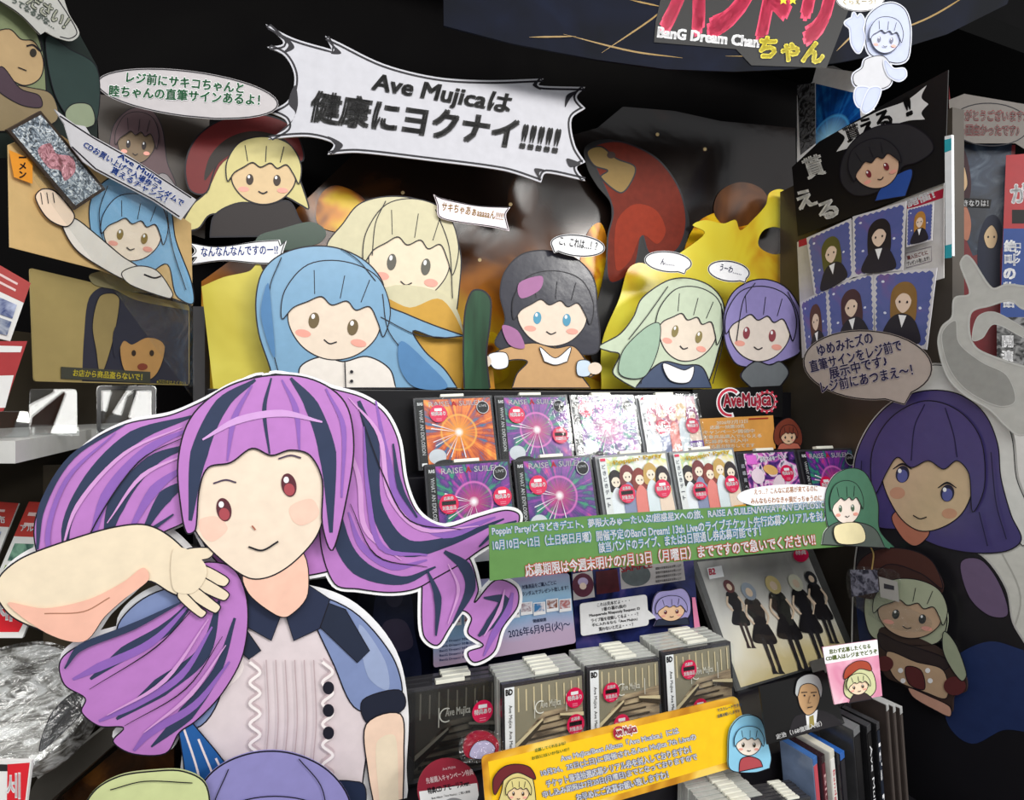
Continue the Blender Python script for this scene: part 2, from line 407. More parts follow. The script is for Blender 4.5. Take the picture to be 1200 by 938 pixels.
# ================================================================ figure printing helper (plain stand-ins)
SKIN = '#f6e3cf'
def figure(c, hair, hm, face, skin=SKIN, body=None, bmat=None, eye='#3b2d33', lw=1.4, fringe=True, sm=True, back=None, strands=(), border=0, extra=None, smile=True):
    """a generic smiling figure: back hair, clothes, oval face, plain fringe, dot eyes"""
    B = back or WHITE
    for p in [hair] + ([body] if body else []):
        if not p: continue
        q = smooth(p) if sm else p
        c.slab(B, q)
        if border: c.flat(None, B, ribbon(q, border * 2, True))
    if hair: c.poly('hair', hm, hair, sm, lw)
    if body: c.poly('clothing', bmat, body, sm, lw)
    if extra: extra(c)
    cx, cy, rx, ry, rot = face; a = math.radians(rot); ca, sa = math.cos(a), math.sin(a)
    T = lambda x, y: (cx + x * rx * ca - y * ry * sa, cy + x * rx * sa + y * ry * ca)
    sk = ink(skin)
    c.poly('face', sk, [T(*p) for p in [(-1, -.2), (-.9, -.8), (0, -1.1), (.9, -.8), (1, -.2), (.93, .35), (.55, .82), (0, 1), (-.55, .82), (-.93, .35)]], True, lw * .8)
    em = ink(eye)
    for sx in (-1, 1):
        EY = 'face/eye#%d' % sx
        c.flat('face', ink('#eda595'), [[T(sx * .6 + .17 * math.cos(t * .4), .5 + .09 * math.sin(t * .4)) for t in range(16)]])
        c.flat(EY, em, [[T(sx * .42 + .115 * math.cos(t * .4), .16 + .19 * math.sin(t * .4)) for t in range(16)]])
        c.flat(EY, WHITE, [[T(sx * .42 - .03 + .04 * math.cos(t * .7), .07 + .06 * math.sin(t * .7)) for t in range(9)]])
    if smile: c.line('face/mouth', LINE, [T(-.14, .56), T(0, .63), T(.14, .56)], lw * .9)
    if fringe:
        c.poly('hair', hm, [T(*p) for p in [(-1.1, .25), (-1.14, -.4), (-.75, -1.1), (0, -1.32), (.75, -1.1), (1.14, -.4), (1.1, .25), (.93, -.05), (.7, -.38), (.42, -.25), (.2, -.42), (-.1, -.27), (-.35, -.42), (-.62, -.25), (-.9, -.05)]], True, lw * .8)
        for x in (-.5, 0.05, .5): c.line('hair', LINE, [T(x * 1.2, -1.0), T(x, -.45)], lw * .6)
    for st in strands: c.line('hair', LINE, st, lw * .7)
    return c

# ================================================================ printed backdrop behind the character cards
fire = ramp_mat('fire_print', [(0.34, '#1b1310'), (0.44, '#573216'), (0.53, '#b8701c'), (0.64, '#ecc034')], 4.5, 3, 0.16, 1, 0.8, 0.3, (1, 1, 1), 0.52, -0.05, 0.5, 0.5)
yell = ramp_mat('yellow_flame_print', [(0.3, '#cf8a1e'), (0.45, '#ead23a'), (0.62, '#f4ea55')], 5, 3, 0.25, None, 0.6, 0.1)
amb0 = ramp_mat('ember_print', [(0.38, '#7a3c10'), (0.48, '#d98a1c'), (0.6, '#f2c81c')], 14, 2, 0.3, None, 0.5)
c = Card('backdrop_poster', 'dark brown glossy fire backdrop poster behind the row of character cards', 'poster', BW(1.13), None, 0.002)
c.slab(fire, [(236, 330), (330, 262), (420, 175), (600, 178), (700, 150), (730, 125), (790, 130), (845, 142), (932, 150), (938, 456), (236, 456)])
for x, y in [(472, 226), (735, 245), (826, 175), (784, 232), (842, 248), (430, 310), (862, 228), (700, 300), (562, 305), (770, 158), (598, 240)]:
    c.flat(None, ink('#f3d59a'), [ell(x, y, 2.2, 2.2, 0, 10)])
for q in ([(680, 300), (690, 270), (704, 262), (712, 290), (706, 330), (712, 372), (700, 420), (684, 380)], [(800, 300), (816, 262), (846, 246), (880, 232), (896, 250), (880, 276), (840, 290), (812, 320)], [(560, 420), (572, 390), (590, 400), (596, 440), (570, 450)], [(690, 440), (700, 410), (740, 420), (730, 452)]):
    c.poly('flame_print#%d' % q[0][0], amb0, q)
c.poly('egg_print', ramp_mat('brown_egg', [(0.4, '#4a2c18'), (0.65, '#7a4a24')], 8, 2, 0.3), [(836, 250), (842, 226), (866, 214), (892, 222), (900, 244), (880, 262), (852, 266)])
c.poly('flame_print', amb0, [(372, 262), (374, 232), (392, 218), (420, 228), (432, 246), (412, 258), (396, 272)])
c.done()
c = Card('flame_cutout', 'large yellow flame cut-out at the right end of the backdrop', 'cut-out', BW(1.08), 'yellow flame cut-outs')
c.slab(yell, smooth([(705, 456, 1), (706, 400), (726, 350), (736, 316), (750, 308), (772, 314), (792, 300), (826, 274), (812, 264), (826, 258), (848, 262), (862, 258), (868, 270), (884, 256), (898, 240), (902, 226), (916, 222), (930, 232), (936, 250), (928, 268), (906, 266), (893, 272), (889, 288), (905, 298), (932, 300), (934, 456, 1)]))
c.done()
lem = ramp_mat('lemon_card_print', [(0.3, '#bfae3a'), (0.6, '#d8cb55'), (0.75, '#e0d66a')], 7, 3, 0.3, None, 0.5)
c = Card('flame_cutout', 'dull yellow cut-out with a pointed top at the left end of the backdrop', 'cut-out', BW(1.035), 'yellow flame cut-outs')
c.slab(lem, smooth([(250, 456, 1), (236, 336, 1), (262, 325), (292, 318), (303, 309), (312, 322), (340, 328), (392, 340, 1), (396, 456, 1)])); c.done()
amb = ramp_mat('amber_flame_print', [(0.3, '#b06a16'), (0.5, '#dca22a'), (0.7, '#e9d84c')], 8, 3, 0.25, None, 0.8)
c = Card('flame_cutout', 'amber flame cut-out below the pale blond character beside the green gourd', 'cut-out', BW(1.04), 'yellow flame cut-outs')
c.slab(amb, smooth([(452, 456, 1), (462, 390), (478, 372), (500, 356), (520, 360), (540, 378), (556, 400), (576, 430), (580, 456, 1)])); c.done()
# red bird
red = ink('#6e2618', 0.55, 0.15, spec=0.15); c = Card('bird_cutout', 'large dark red bird cut-out with an ochre beak on the fire backdrop', 'cut-out', BW(1.10))
c.slab(BLACK, smooth([(686, 172), (712, 163), (738, 172), (770, 190), (796, 226), (808, 262), (796, 300), (756, 330), (738, 344), (720, 400), (700, 430), (690, 400), (706, 330), (714, 280), (716, 240), (700, 218), (688, 196)]))
c.poly('plumage', red, [(692, 178), (714, 166), (740, 170), (772, 188), (796, 222), (804, 262), (792, 294), (762, 298), (752, 276), (742, 316), (714, 330), (712, 280), (718, 244)], True, 1.8)
c.poly('plumage', ink('#8f3019', 0.55, 0.1, spec=0.15), [(722, 262), (742, 240), (768, 246), (780, 270), (770, 286), (752, 276), (738, 306), (722, 316)], True, 0)
c.poly('beak', ink('#8a6f38', 0.55), [(688, 178), (704, 172), (722, 186), (744, 196), (738, 216), (726, 226), (704, 208), (712, 200), (696, 194)], True, 1.6)
c.flat('beak', ink('#3a2018'), [ell(716, 182, 5, 4)])
c.done()

# character cards standing on the riser -------------------------------------------------
GC = 'character cut-outs on the riser'
c = Card('character_cutout', 'pale blond cut-out with a round face behind the light blue one', 'cut-out', BW(1.02), GC)
figure(c, [(383, 288), (402, 262), (420, 240), (448, 231), (482, 232), (512, 244), (530, 266), (540, 300), (538, 340), (534, 368), (526, 366), (518, 352), (480, 365), (440, 352), (420, 310), (404, 300)], ink('#cfc8a6'), (480, 302, 48, 52, 8), '#e6d6bc', None, None, '#5d5b52', 1.5,
       strands=[[(452, 236), (440, 262), (436, 300)], [(510, 246), (526, 290), (530, 350)]], back=ink('#cfc8a6'))
c.poly('clothing', ink('#c9a04a'), [(448, 356), (480, 362), (512, 354), (524, 380), (540, 400), (470, 410), (440, 380)], True, 1.2)
c.slab(ink('#cfc8a6'), smooth([(440, 345), (520, 345), (545, 402), (540, 456, 1), (440, 456, 1)]))
c.flat('clothing', ink('#c99a38'), [smooth([(442, 352), (480, 361), (518, 352), (545, 402), (540, 455, 1), (440, 455, 1)])])
c.done()
c = Card('character_cutout', 'light blue long haired cut-out at the left end of the riser', 'cut-out', BW(1.0), GC)
figure(c, [(303, 390), (300, 350), (308, 318), (330, 298), (362, 289), (396, 291), (428, 306), (448, 330), (452, 356), (476, 368), (510, 382), (545, 394, 1), (512, 396), (484, 388), (498, 412), (520, 432), (536, 455, 1), (322, 455, 1), (316, 430)], film('#7aa4c4', 0.1, 0.3), (392, 372, 55, 50, 10), '#e6d5c2',
       [(352, 455, 1), (352, 430), (378, 418), (402, 424), (430, 418), (456, 432), (464, 455, 1)], ink('#e7e0d8'), '#6b5a3a', 1.6,
       strands=[[(330, 302), (316, 340), (318, 400), (330, 450)], [(448, 345), (456, 390), (490, 430), (505, 453)], [(446, 372), (486, 392), (520, 396)], [(400, 292), (420, 306), (440, 330)]], back=film('#7aa4c4', 0.1, 0.3))
for q in ([(314, 332), (306, 370), (322, 420), (318, 360)], [(470, 400), (500, 425), (524, 454), (486, 454), (468, 430)]): c.poly('hair', ink('#4f7fae'), q)
c.line('clothing', LINE, [(404, 424), (405, 455)], 1.4)
for y in (436, 447): c.flat('clothing', LINE, [ell(412, y, 2, 2, 0, 10)])
c.done()
c = Card('gourd_cutout', 'tall dark green gourd cut-out beside the dark haired character', 'cut-out', BW(0.985))
gm = ramp_mat('green_rind', [(0.35, '#16341f'), (0.6, '#275236'), (0.75, '#3b6b48')], 9, 3, 0.3, None, 0.5, 0, (3, 0.4, 1))
c.slab(gm, smooth([(544, 456, 1), (543, 410), (545, 365), (553, 342), (566, 341), (575, 352), (574, 380), (570, 415), (574, 456, 1)]))
c.line(None, LINE, [(544, 455), (543, 410), (545, 365), (553, 342), (566, 341), (575, 352), (574, 380), (570, 415), (574, 455)], 2)
c.done()
c = Card('character_cutout', 'dark haired cut-out with pink streaks and a tan outfit beside the gourd', 'cut-out', BW(1.005), GC)
figure(c, [(580, 402), (592, 376), (586, 345), (592, 318), (612, 298), (642, 294), (676, 304), (696, 328), (700, 362), (703, 396), (698, 414), (668, 414), (650, 406), (622, 412), (596, 412)], film('#35353f', 0.25, 0.22), (647, 368, 41, 38, 4), '#e4d2c0',
       [(600, 455, 1), (606, 438), (618, 424), (600, 422), (578, 430), (572, 424), (586, 410), (625, 402), (650, 408), (672, 406), (688, 424), (700, 432), (692, 442), (680, 438), (692, 455, 1)], ink('#c39a6a'), '#4f96b4', 1.5, back=film('#35353f', 0.25, 0.22))
c.poly('hair', ink('#a26a98'), [(608, 332), (634, 324), (632, 340), (610, 350)]); c.poly('hair', ink('#a26a98'), [(588, 382), (606, 388), (614, 408), (596, 404)])
c.poly('clothing', WHITE, [(632, 407), (650, 420), (668, 407), (664, 424, 1), (650, 428), (637, 424, 1)], True, 1)
c.poly('clothing', WHITE, [(572, 416), (592, 414), (594, 430), (578, 432)], True, 1)
c.poly('clothing', ink('#c9d9e8'), [(676, 424), (690, 424), (690, 440), (676, 440)], True, 1)
c.flat('clothing', ink('#e4d2c0'), [ell(568, 424, 7, 7), ell(696, 432, 8, 7)])
c.done()
c = Card('character_cutout', 'pale green long haired cut-out leaning beside the lilac haired one', 'cut-out', BW(1.01), GC)
figure(c, [(702, 406), (726, 392), (742, 372), (752, 350), (780, 330), (804, 326), (830, 334), (846, 352), (850, 380), (842, 410), (836, 432), (828, 455, 1), (744, 455, 1), (728, 446), (718, 436), (726, 416), (714, 412)], ink('#c3d0b6'), (806, 386, 34, 38, 14), '#e6d8c6',
       [(744, 455, 1), (760, 436), (778, 424), (800, 428), (822, 430), (834, 455, 1)], ink('#44526e'), '#8a7c4a', 1.5,
       strands=[[(782, 336), (758, 370), (736, 398)], [(844, 356), (846, 400), (834, 450)], [(770, 380), (756, 420), (750, 450)]], back=ink('#c3d0b6'))
c.poly('hair', ink('#9db8a2'), [(730, 410), (756, 384), (772, 380), (770, 410), (756, 440), (738, 444), (724, 436)], True, 1)
c.poly('clothing', WHITE, [(776, 426), (800, 434), (812, 430), (806, 448), (784, 446)], True, 1)
c.done()
c = Card('character_cutout', 'lilac short haired cut-out at the right end of the riser', 'cut-out', BW(1.0), GC)
figure(c, [(850, 402), (848, 370), (858, 344), (878, 330), (900, 328), (922, 338), (938, 362), (946, 392), (938, 412), (926, 420), (900, 428), (872, 430), (860, 424)], ink('#9389c0'), (890, 386, 36, 38, 6), '#e8dcd0',
       [(868, 440), (884, 424), (902, 428), (914, 424), (924, 436), (918, 448), (912, 455, 1), (880, 455, 1)], ink('#6f7478'), '#93474e', 1.5,
       strands=[[(884, 332), (870, 352), (862, 400)], [(922, 342), (934, 370), (936, 410)]], back=ink('#9389c0'))
c.done()
# red-hatted chibi upper left + its green gourd
c = Card('character_cutout', 'cream haired cut-out with a dark red cap above the left end of the riser', 'cut-out', BW(1.06), GC)
def cap(c):
    c.slab(ink('#6e1f20'), smooth([(222, 222), (218, 190), (232, 160), (262, 140), (300, 134), (336, 144), (352, 166), (352, 190), (300, 172), (262, 190), (242, 224)]))
    c.poly('cap', ink('#6e1f20'), [(222, 222), (218, 190), (232, 160), (262, 140), (300, 134), (336, 144), (352, 166), (352, 190), (300, 168), (258, 188), (242, 226)], True, 1.8)
    c.poly('cap', ink('#2a211d'), [(240, 212), (246, 184), (268, 162), (300, 154), (334, 164), (350, 188), (300, 168), (258, 190)], True, 0)
figure(c, [(212, 268), (226, 240), (242, 224), (246, 196), (264, 172), (292, 160), (322, 164), (342, 182), (352, 212), (362, 244), (352, 240), (330, 230), (296, 238), (270, 250), (246, 252), (232, 268)], ink('#cfc486'), (309, 206, 38, 34, 2), '#d9bd92',
       [(246, 278, 1), (252, 252), (280, 238), (310, 240), (338, 236), (350, 256), (356, 270), (330, 276)], ink('#241c1c'), '#3b2d23', 1.8, extra=cap, back=ink('#2a211d'))
c.done()
c = Card('gourd_cutout', 'dark green gourd cut-out lying under the red capped character', 'cut-out', BW(1.055))
c.slab(ink('#1d3b2a', 0.25), smooth([(300, 290), (304, 276), (330, 268), (362, 260), (378, 266), (382, 276), (372, 286), (330, 294)])); c.done()

# speech signs among the cards -----------------------------------------------------------
def jag(pts, name, label, plane, group=None, w=1.2, m=WHITE, inner=None):
    c = Card(name, label, 'sign', plane, group, 0.0015); c.slab(m, pts)
    cx = sum(p[0] for p in pts) / len(pts); cy = sum(p[1] for p in pts) / len(pts)
    c.line('border_line', LINE, [(cx + (x - cx) * 0.965, cy + (y - cy) * 0.93) for x, y in pts], w, False, True)
    return c
SG = 'small speech signs on the backdrop'
c = jag(smooth([(220, 284, 1), (254, 289), (300, 283), (328, 281, 1), (330, 288, 1), (336, 282, 1), (331, 300), (336, 310, 1), (300, 309), (262, 306), (222, 311, 1), (229, 302, 1), (220, 303, 1), (228, 294)]), 'speech_sign', 'small white jagged sign with blue lettering over the light blue character', BW(1.03), SG)
c.text('lettering', ink('#1d3f9a'), 'なんなんなんですのー!?', (236, 301), (326, 298), 11, 0.02); c.done()
c = jag(smooth([(508, 228, 1), (520, 233), (560, 241), (598, 243, 1), (593, 252), (597, 271, 1), (580, 267), (532, 260), (514, 254), (512, 240)]), 'speech_sign', 'small pinkish jagged sign with ochre lettering right of the blond character', BW(1.01), SG, 1.2, ink('#f3e6ec'))
c.text('lettering', ink('#a8801c'), 'サキちゃあぁaaaaaん!!!!!', (517, 247), (589, 259), 10, 0.02); c.done()
def bubble(cx, cy, rx, ry, rot, tail, label, plane, group=SG, m=WHITE, name='speech_sign', lw=1.4):
    p = ell(cx, cy, rx, ry, rot, 40)
    if tail:
        i = min(range(40), key=lambda k: math.dist(p[k], tail)); p = [q for k, q in enumerate(p) if min(abs(k - i), 40 - abs(k - i)) > 1] if False else p
        p = p[:i] + [tail] + p[i + 2:] if i < 38 else p[:i] + [tail]
    c = Card(name, label, 'sign', plane, group, 0.0015); c.slab(m, p)
    c.flat(None, m, ribbon(p, lw * 1.6, True)); c.line('border_line', LINE, p, lw, False, True)
    return c
c = bubble(677, 288, 31, 12, 6, (650, 296), 'white oval sign above the dark haired character', BW(0.99)); c.text('lettering', LINE, 'こ、これは…！？', (655, 287), (699, 294), 10, 0.02); c.done()
c = bubble(783, 307, 27, 11.5, 6, (802, 321), 'white oval sign above the pale green haired character', BW(0.99)); c.text('lettering', ink('#2a2a5a'), 'ん……', (774, 310), (790, 312), 7, 0.02); c.done()
c = bubble(854, 318, 24, 11.5, 8, (873, 331), 'white oval sign above the lilac haired character', BW(0.99)); c.text('lettering', ink('#2a2a5a'), 'うーわ……', (843, 317), (868, 323), 8, 0.02); c.done()

# the big jagged sign --------------------------------------------------------------------
c = Card('hanging_sign', 'big white jagged speech sign with black brush lettering hanging over the display', 'sign', AT(500, 130, 0.93, 14, -3), None, 0.003)
big = smooth([(311, 28, 1), (345, 45), (389, 58, 1), (381, 42, 1), (398, 50), (450, 75), (510, 90), (570, 94), (637, 92, 1), (632, 100), (686, 102, 1), (676, 114), (686, 127, 1), (670, 140), (674, 170), (686, 190, 1), (676, 197), (686, 212, 1), (640, 203), (634, 214, 1), (590, 200), (500, 188), (420, 179), (384, 181, 1), (390, 168), (360, 160), (314, 163, 1), (336, 150), (334, 140), (315, 131, 1), (338, 117), (345, 90), (334, 66), (313, 55, 1), (332, 50)])
c.slab(ink('#c6c6cd', 0.6, spec=0.2), big)
def inset(poly, d):
    n = len(poly); ar = sum(poly[i - 1][0] * poly[i][1] - poly[i][0] * poly[i - 1][1] for i in range(n)); s = 1 if ar > 0 else -1; o = []
    for i in range(n):
        a, b = poly[i - 1], poly[(i + 1) % n]; l = math.dist(a, b) or 1
        o.append((poly[i][0] - s * (b[1] - a[1]) / l * d, poly[i][1] + s * (b[0] - a[0]) / l * d))
    return o
c.line('border_line', LINE, inset(big, 3.2), 2.4, False, True)
for q in ([(318, 36), (336, 44), (345, 56), (332, 62), (338, 52)], [(384, 48), (400, 62), (388, 63), (392, 58)], [(338, 120), (346, 100), (349, 124), (340, 146), (326, 156), (342, 142), (346, 132)], [(384, 160), (402, 170), (390, 181), (394, 172)],
          [(676, 107), (664, 112), (662, 126), (668, 116)], [(632, 93), (624, 100), (634, 106), (629, 100)], [(664, 186), (680, 192), (668, 196)], [(640, 200), (626, 198), (632, 210), (632, 202)]):
    c.poly('border_line', LINE, q, True)
c.text('lettering', BLACK, 'Ave Mujicaは', (434, 111), (594, 138), 27, 0.035, None, 0, 3)
c.text('lettering', BLACK, '健康にヨクナイ!!!!!', (362, 142), (651, 182), 36, 0.045, None, 0, 2)
c.done()
# oval sign with green lettering
c = bubble(220, 110, 106, 26, 7, (252, 139), 'grey white oval sign with two lines of green lettering above the red cap', BW(1.00), None, ink('#b9b4b6'), 'oval_sign', 1.5)
c.text('lettering', ink('#1f6b3f'), 'レジ前にサキコちゃんと', (148, 97), (285, 110), 13, 0.03, WHITE, 0.05)
c.text('lettering', ink('#1f6b3f'), '睦ちゃんの直筆サインあるよ！', (128, 113), (304, 124), 13, 0.03, WHITE, 0.05)
c.done()

# ================================================================ header banner with the big logo
c = Card('header_banner', 'dark navy curved header banner above the display with a pink and yellow logo', 'banner', AT(850, 40, 0.95, 12, -8), None, 0.004)
c.slab(ramp_mat('navy_banner', [(0.35, '#03060f'), (0.6, '#080e20'), (0.75, '#0e172d')], 6, 4, 0.6, spec=0.1), [(519, -60), (520, 30), (600, 51), (700, 70), (780, 81), (860, 84), (930, 81), (985, 73), (1040, 62), (1110, 40), (1180, 5), (1205, -60)])
for l in ([(660, 40), (740, 60), (800, 68)], [(705, 62), (760, 25), (785, 5)], [(738, 0), (775, 8)], [(850, 66), (930, 66), (960, 64)], [(980, 60), (1010, 30)], [(1040, 40), (1090, 20), (1140, -10)], [(620, 44), (675, 43)]):
    c.line('gold_lines', ink('#8a6a24', 0.35), l, 2, True, False, True)
c.poly('logo', BLACK, [(768, 26, 1), (780, -30, 1), (1010, -30, 1), (968, 80, 1), (880, 77, 1), (862, 58, 1), (766, 50, 1)], True)
c.text('logo', ink('#e2335f', 0.3), 'バンドリ', (776, 36), (964, 47), 84, 0.10, None, 0, 12)
c.text('logo', WHITE, 'BanG Dream Chan', (770, 44), (888, 56), 12, 0.05)
c.text('logo', ink('#f3e22b', 0.3), 'ちゃん', (886, 68), (962, 76), 25, 0.06, BLACK, 0.05, 3)
for x in (917, 928): c.flat('logo', ink('#f3e22b'), [[(x + (6 if k % 2 == 0 else 2.6) * math.cos(-math.pi / 2 + k * math.pi / 5), 1 + (6 if k % 2 == 0 else 2.6) * math.sin(-math.pi / 2 + k * math.pi / 5)) for k in range(10)]])
c.done()

c = Card('side_poster', 'dim navy poster of a faded figure left of the blue leaflet', 'poster', BW(0.945), None, 0.001)
c.slab(ink('#0d1226', 0.35, 0.2), [(418, 676), (504, 668), (506, 842), (424, 856)]); dm = ink('#2d3454', 0.4, 0.2)
c.poly('print', dm, [(440, 700), (452, 684), (470, 684), (482, 700), (486, 740), (494, 790), (476, 812), (448, 800), (436, 760)], True, 0); c.flat('print', ink('#4a4a68', 0.4, 0.1), [ell(462, 700, 10, 12)]); c.poly('print', ink('#5a526e'), [(450, 730), (474, 728), (484, 756), (466, 764), (446, 760)], True, 0)
c.done()

# ================================================================ albums
class Flat:                                        # millimetres, y downwards, on an album front
    O = Vector((0, 0, 0)); U = Vector((1, 0, 0)); V = Vector((0, 1, 0)); N = Vector((0, 0, 1))
    def uv(s, x, y): return ((x - 71) / 1000, (125 - y) / 1000)
    def mat(s, P): return Matrix.Translation(P)
FL = Flat()
LID = clear('album_lid', 0.05, rough=0.03, bscale=20)
LIDW = clear('crinkled_wrap', 0.9, rough=0.1, veil=0.05, bscale=14)
CASE = ink('#39383c', 0.15, 0.05, spec=0.6); CASEG = ink('#8d8f92', 0.12, 0.08, spec=0.6)
PINK = ink('#dd1550', 0.35)
def q4(x0, y0, x1, y1): return [(x0, y0), (x1, y0), (x1, y1), (x0, y1)]
B1 = [(0.30, '#12243a'), (0.40, '#1f6c9a'), (0.46, '#a8301c'), (0.55, '#ee7a1c'), (0.66, '#fbd24a')]
B2 = [(0.30, '#14342a'), (0.40, '#2f9a70'), (0.47, '#3a2c74'), (0.56, '#8a349e'), (0.64, '#ee4a70')]
def art_burst(c, m, logo):
    c.flat('cover_art', m, [q4(17, 4, 138, 121)])
    c.flat('cover_art', ink('#cfd3da', 0.2), [ell(34, 104, 15, 13)]); c.flat('cover_art', ink('#0d0b12'), [ell(46, 118, 19, 8, 0, 24, 180, 360)])
    c.text('cover_art', ink('#e9e4e6'), 'RAISE', (26, 17), (61, 17), 9, 0.01); c.text('cover_art', ink('#e8333e'), 'A', (66, 17), (75, 17), 9, 0.02); c.text('cover_art', ink('#e9e4e6'), 'SUILEN', (80, 17), (124, 17), 9, 0.01)
    for k in range(7):
        a = math.radians(200 - k * 20 + 10 * (k % 2)); c.flat('cover_art', ink('#f3ecf4'), [[(75, 64), (75 + 50 * math.cos(a), 64 + 46 * math.sin(a)), (75 + 49 * math.cos(a + .04), 64 + 46 * math.sin(a + .04))]])
    c.flat('obi_strip', BLACK, [q4(4, 4, 17, 121)])
    c.text('obi_strip', WHITE, 'WHAT AN EXPLOSION', (9, 24), (9, 104), -4.5, 0.015) if False else c.text('obi_strip', WHITE, 'WHAT AN EXPLOSION', (8, 22), (8, 100), 6, 0.012)
    c.flat('obi_strip', WHITE, [q4(6, 114, 15, 119)]); c.text('obi_strip', WHITE, 'RAS', (6, 14), (15, 14), 5, 0.05)
    c.flat('cover_art', ink('#141216'), [ell(122, 22, 11, 11)]); c.flat('cover_art', ink('#d8d8dc'), [ell(122, 22, 12, 12, 0, 32)] if False else ribbon(ell(122, 22, 11, 11), 1.0, True))
    c.text('cover_art', ink('#d8d8dc'), 'LIVE', (115, 21), (129, 21), 4, 0.02)
def sticker(c, k, x, y, r=15.5, sold=False):
    n = 'sticker#%d' % k
    c.flat(n, PINK, [ell(x, y, r, r)])
    if sold: c.flat(n, BLACK, [q4(x - r * .72, y - r * .3, x + r * .72, y + r * .1)]); c.text(n + '/lettering', WHITE, '対象商品', (x - r * .7, y + r * .58), (x + r * .7, y + r * .58), r * .4, 0.03); c.text(n + '/lettering', WHITE, '応募券', (x - r * .5, y - r * .4), (x + r * .5, y - r * .4), r * .34, 0.03)
    else: c.flat(n, WHITE, [q4(x - r * .42, y - r * .62, x + r * .42, y - r * .3)]); c.text(n + '/lettering', WHITE, '特典あり', (x - r * .8, y + r * .22), (x + r * .8, y + r * .22), r * .46, 0.04)
    for j in (.5, .68): c.flat(n, ink('#f3a8bf'), [q4(x - r * .3, y + r * (j + .05), x + r * .3, y + r * (j + .1))])
HAIRS = ['#2b2426', '#7a3a3c', '#8a3c34', '#caa45e', '#33262c']
def art_group(c, pal, bgm, obi):
    c.flat('cover_art', bgm, [q4(17, 4, 138, 121)])
    for i in range(5):
        x = 32 + i * 22.5; y = 42 + (i % 2) * -7
        c.flat('cover_art', ink(pal[i]), [smooth([(x - 13, y + 18), (x - 12, y - 8), (x, y - 17), (x + 12, y - 8), (x + 13, y + 18)])])
        c.flat('cover_art', ink(['#e9eef4', '#8a93b4', '#e6857d', '#dce6ec', '#f1d9c6'][i]), [smooth([(x - 14, 119, 1), (x - 12, y + 28), (x, y + 12), (x + 12, y + 28), (x + 14, 119, 1)])])
        c.flat('cover_art', ink(SKIN), [ell(x, y + 2, 8.5, 10)])
        c.flat('cover_art', ink(pal[i]), [smooth([(x - 9.5, y + 2), (x - 8, y - 10), (x, y - 13), (x + 8, y - 10), (x + 9.5, y + 2), (x + 4, y - 4), (x - 4, y - 4)])])
        for sx in (-3.4, 3.4): c.flat('cover_art', LINE, [ell(x + sx, y + 4, 1.1, 1.7, 0, 8)])
    c.flat('obi_strip', obi, [q4(4, 4, 17, 121)]); c.vtext('obi_strip', ink('#8a8d96'), 'どきどきデート', (10.5, 14), (10.5, 86), 7, 0.03)
    c.flat('obi_strip', PINK, [q4(5.5, 5.5, 15, 10)])
def tray(c, m=None): c.slab(m or CASE, rrect(q4(0, 0, 142, 125), 1.5), None, 0.0096)
def lid(c, m=LID):
    c.z += 0.0009; c.slab(m, rrect(q4(0.6, 0.6, 141.4, 124.4), 1.5), 'lid', 0.0006)
def add_tag(root, x0=48, wd=42, col='#e4e3d6'):
    bm = bmesh.new(); box(bm, (x0 - 71) / 1000, (x0 - 71 + wd) / 1000, 0.1252, 0.1305, -0.0085, 0.0005, 0.001)
    o = bm_obj('security_tag', bm, ink(col, 0.4), root); o['label'] = 'ivory plastic tag on the top edge'
bo = burst_mat('orange_burst_print', 0.004, 0.061, 0.031, '#f2a020', B1, '#f0b040'); bp = burst_mat('purple_burst_print', 0.004, 0.061, 0.031, '#c23a7a', B2)
popb = ramp_mat('pop_collage_print', [(0.3, '#e7e2c8'), (0.45, '#f0eef0'), (0.55, '#b5cfa0'), (0.62, '#efe08a'), (0.7, '#e8e6ee')], 30, 2, 0.3)
pinkb = ramp_mat('pink_collage_print', [(0.3, '#f2c9d0'), (0.5, '#f6ecf2'), (0.6, '#f1b9a9'), (0.7, '#e6d2ee')], 26, 2, 0.3)
darkpop = ramp_mat('violet_collage_print', [(0.32, '#181430'), (0.45, '#5a2f86'), (0.52, '#e070c4'), (0.6, '#f4e6f2'), (0.7, '#2a2a5c')], 34, 3, 0.3, None, 1.5)
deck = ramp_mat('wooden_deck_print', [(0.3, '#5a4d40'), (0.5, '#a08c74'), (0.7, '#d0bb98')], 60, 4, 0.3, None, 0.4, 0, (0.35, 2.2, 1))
deckd = ramp_mat('dim_deck_print', [(0.3, '#161514'), (0.5, '#35312c'), (0.7, '#4d4840')], 60, 4, 0.3, None, 0.4, 0, (0.35, 2.2, 1))
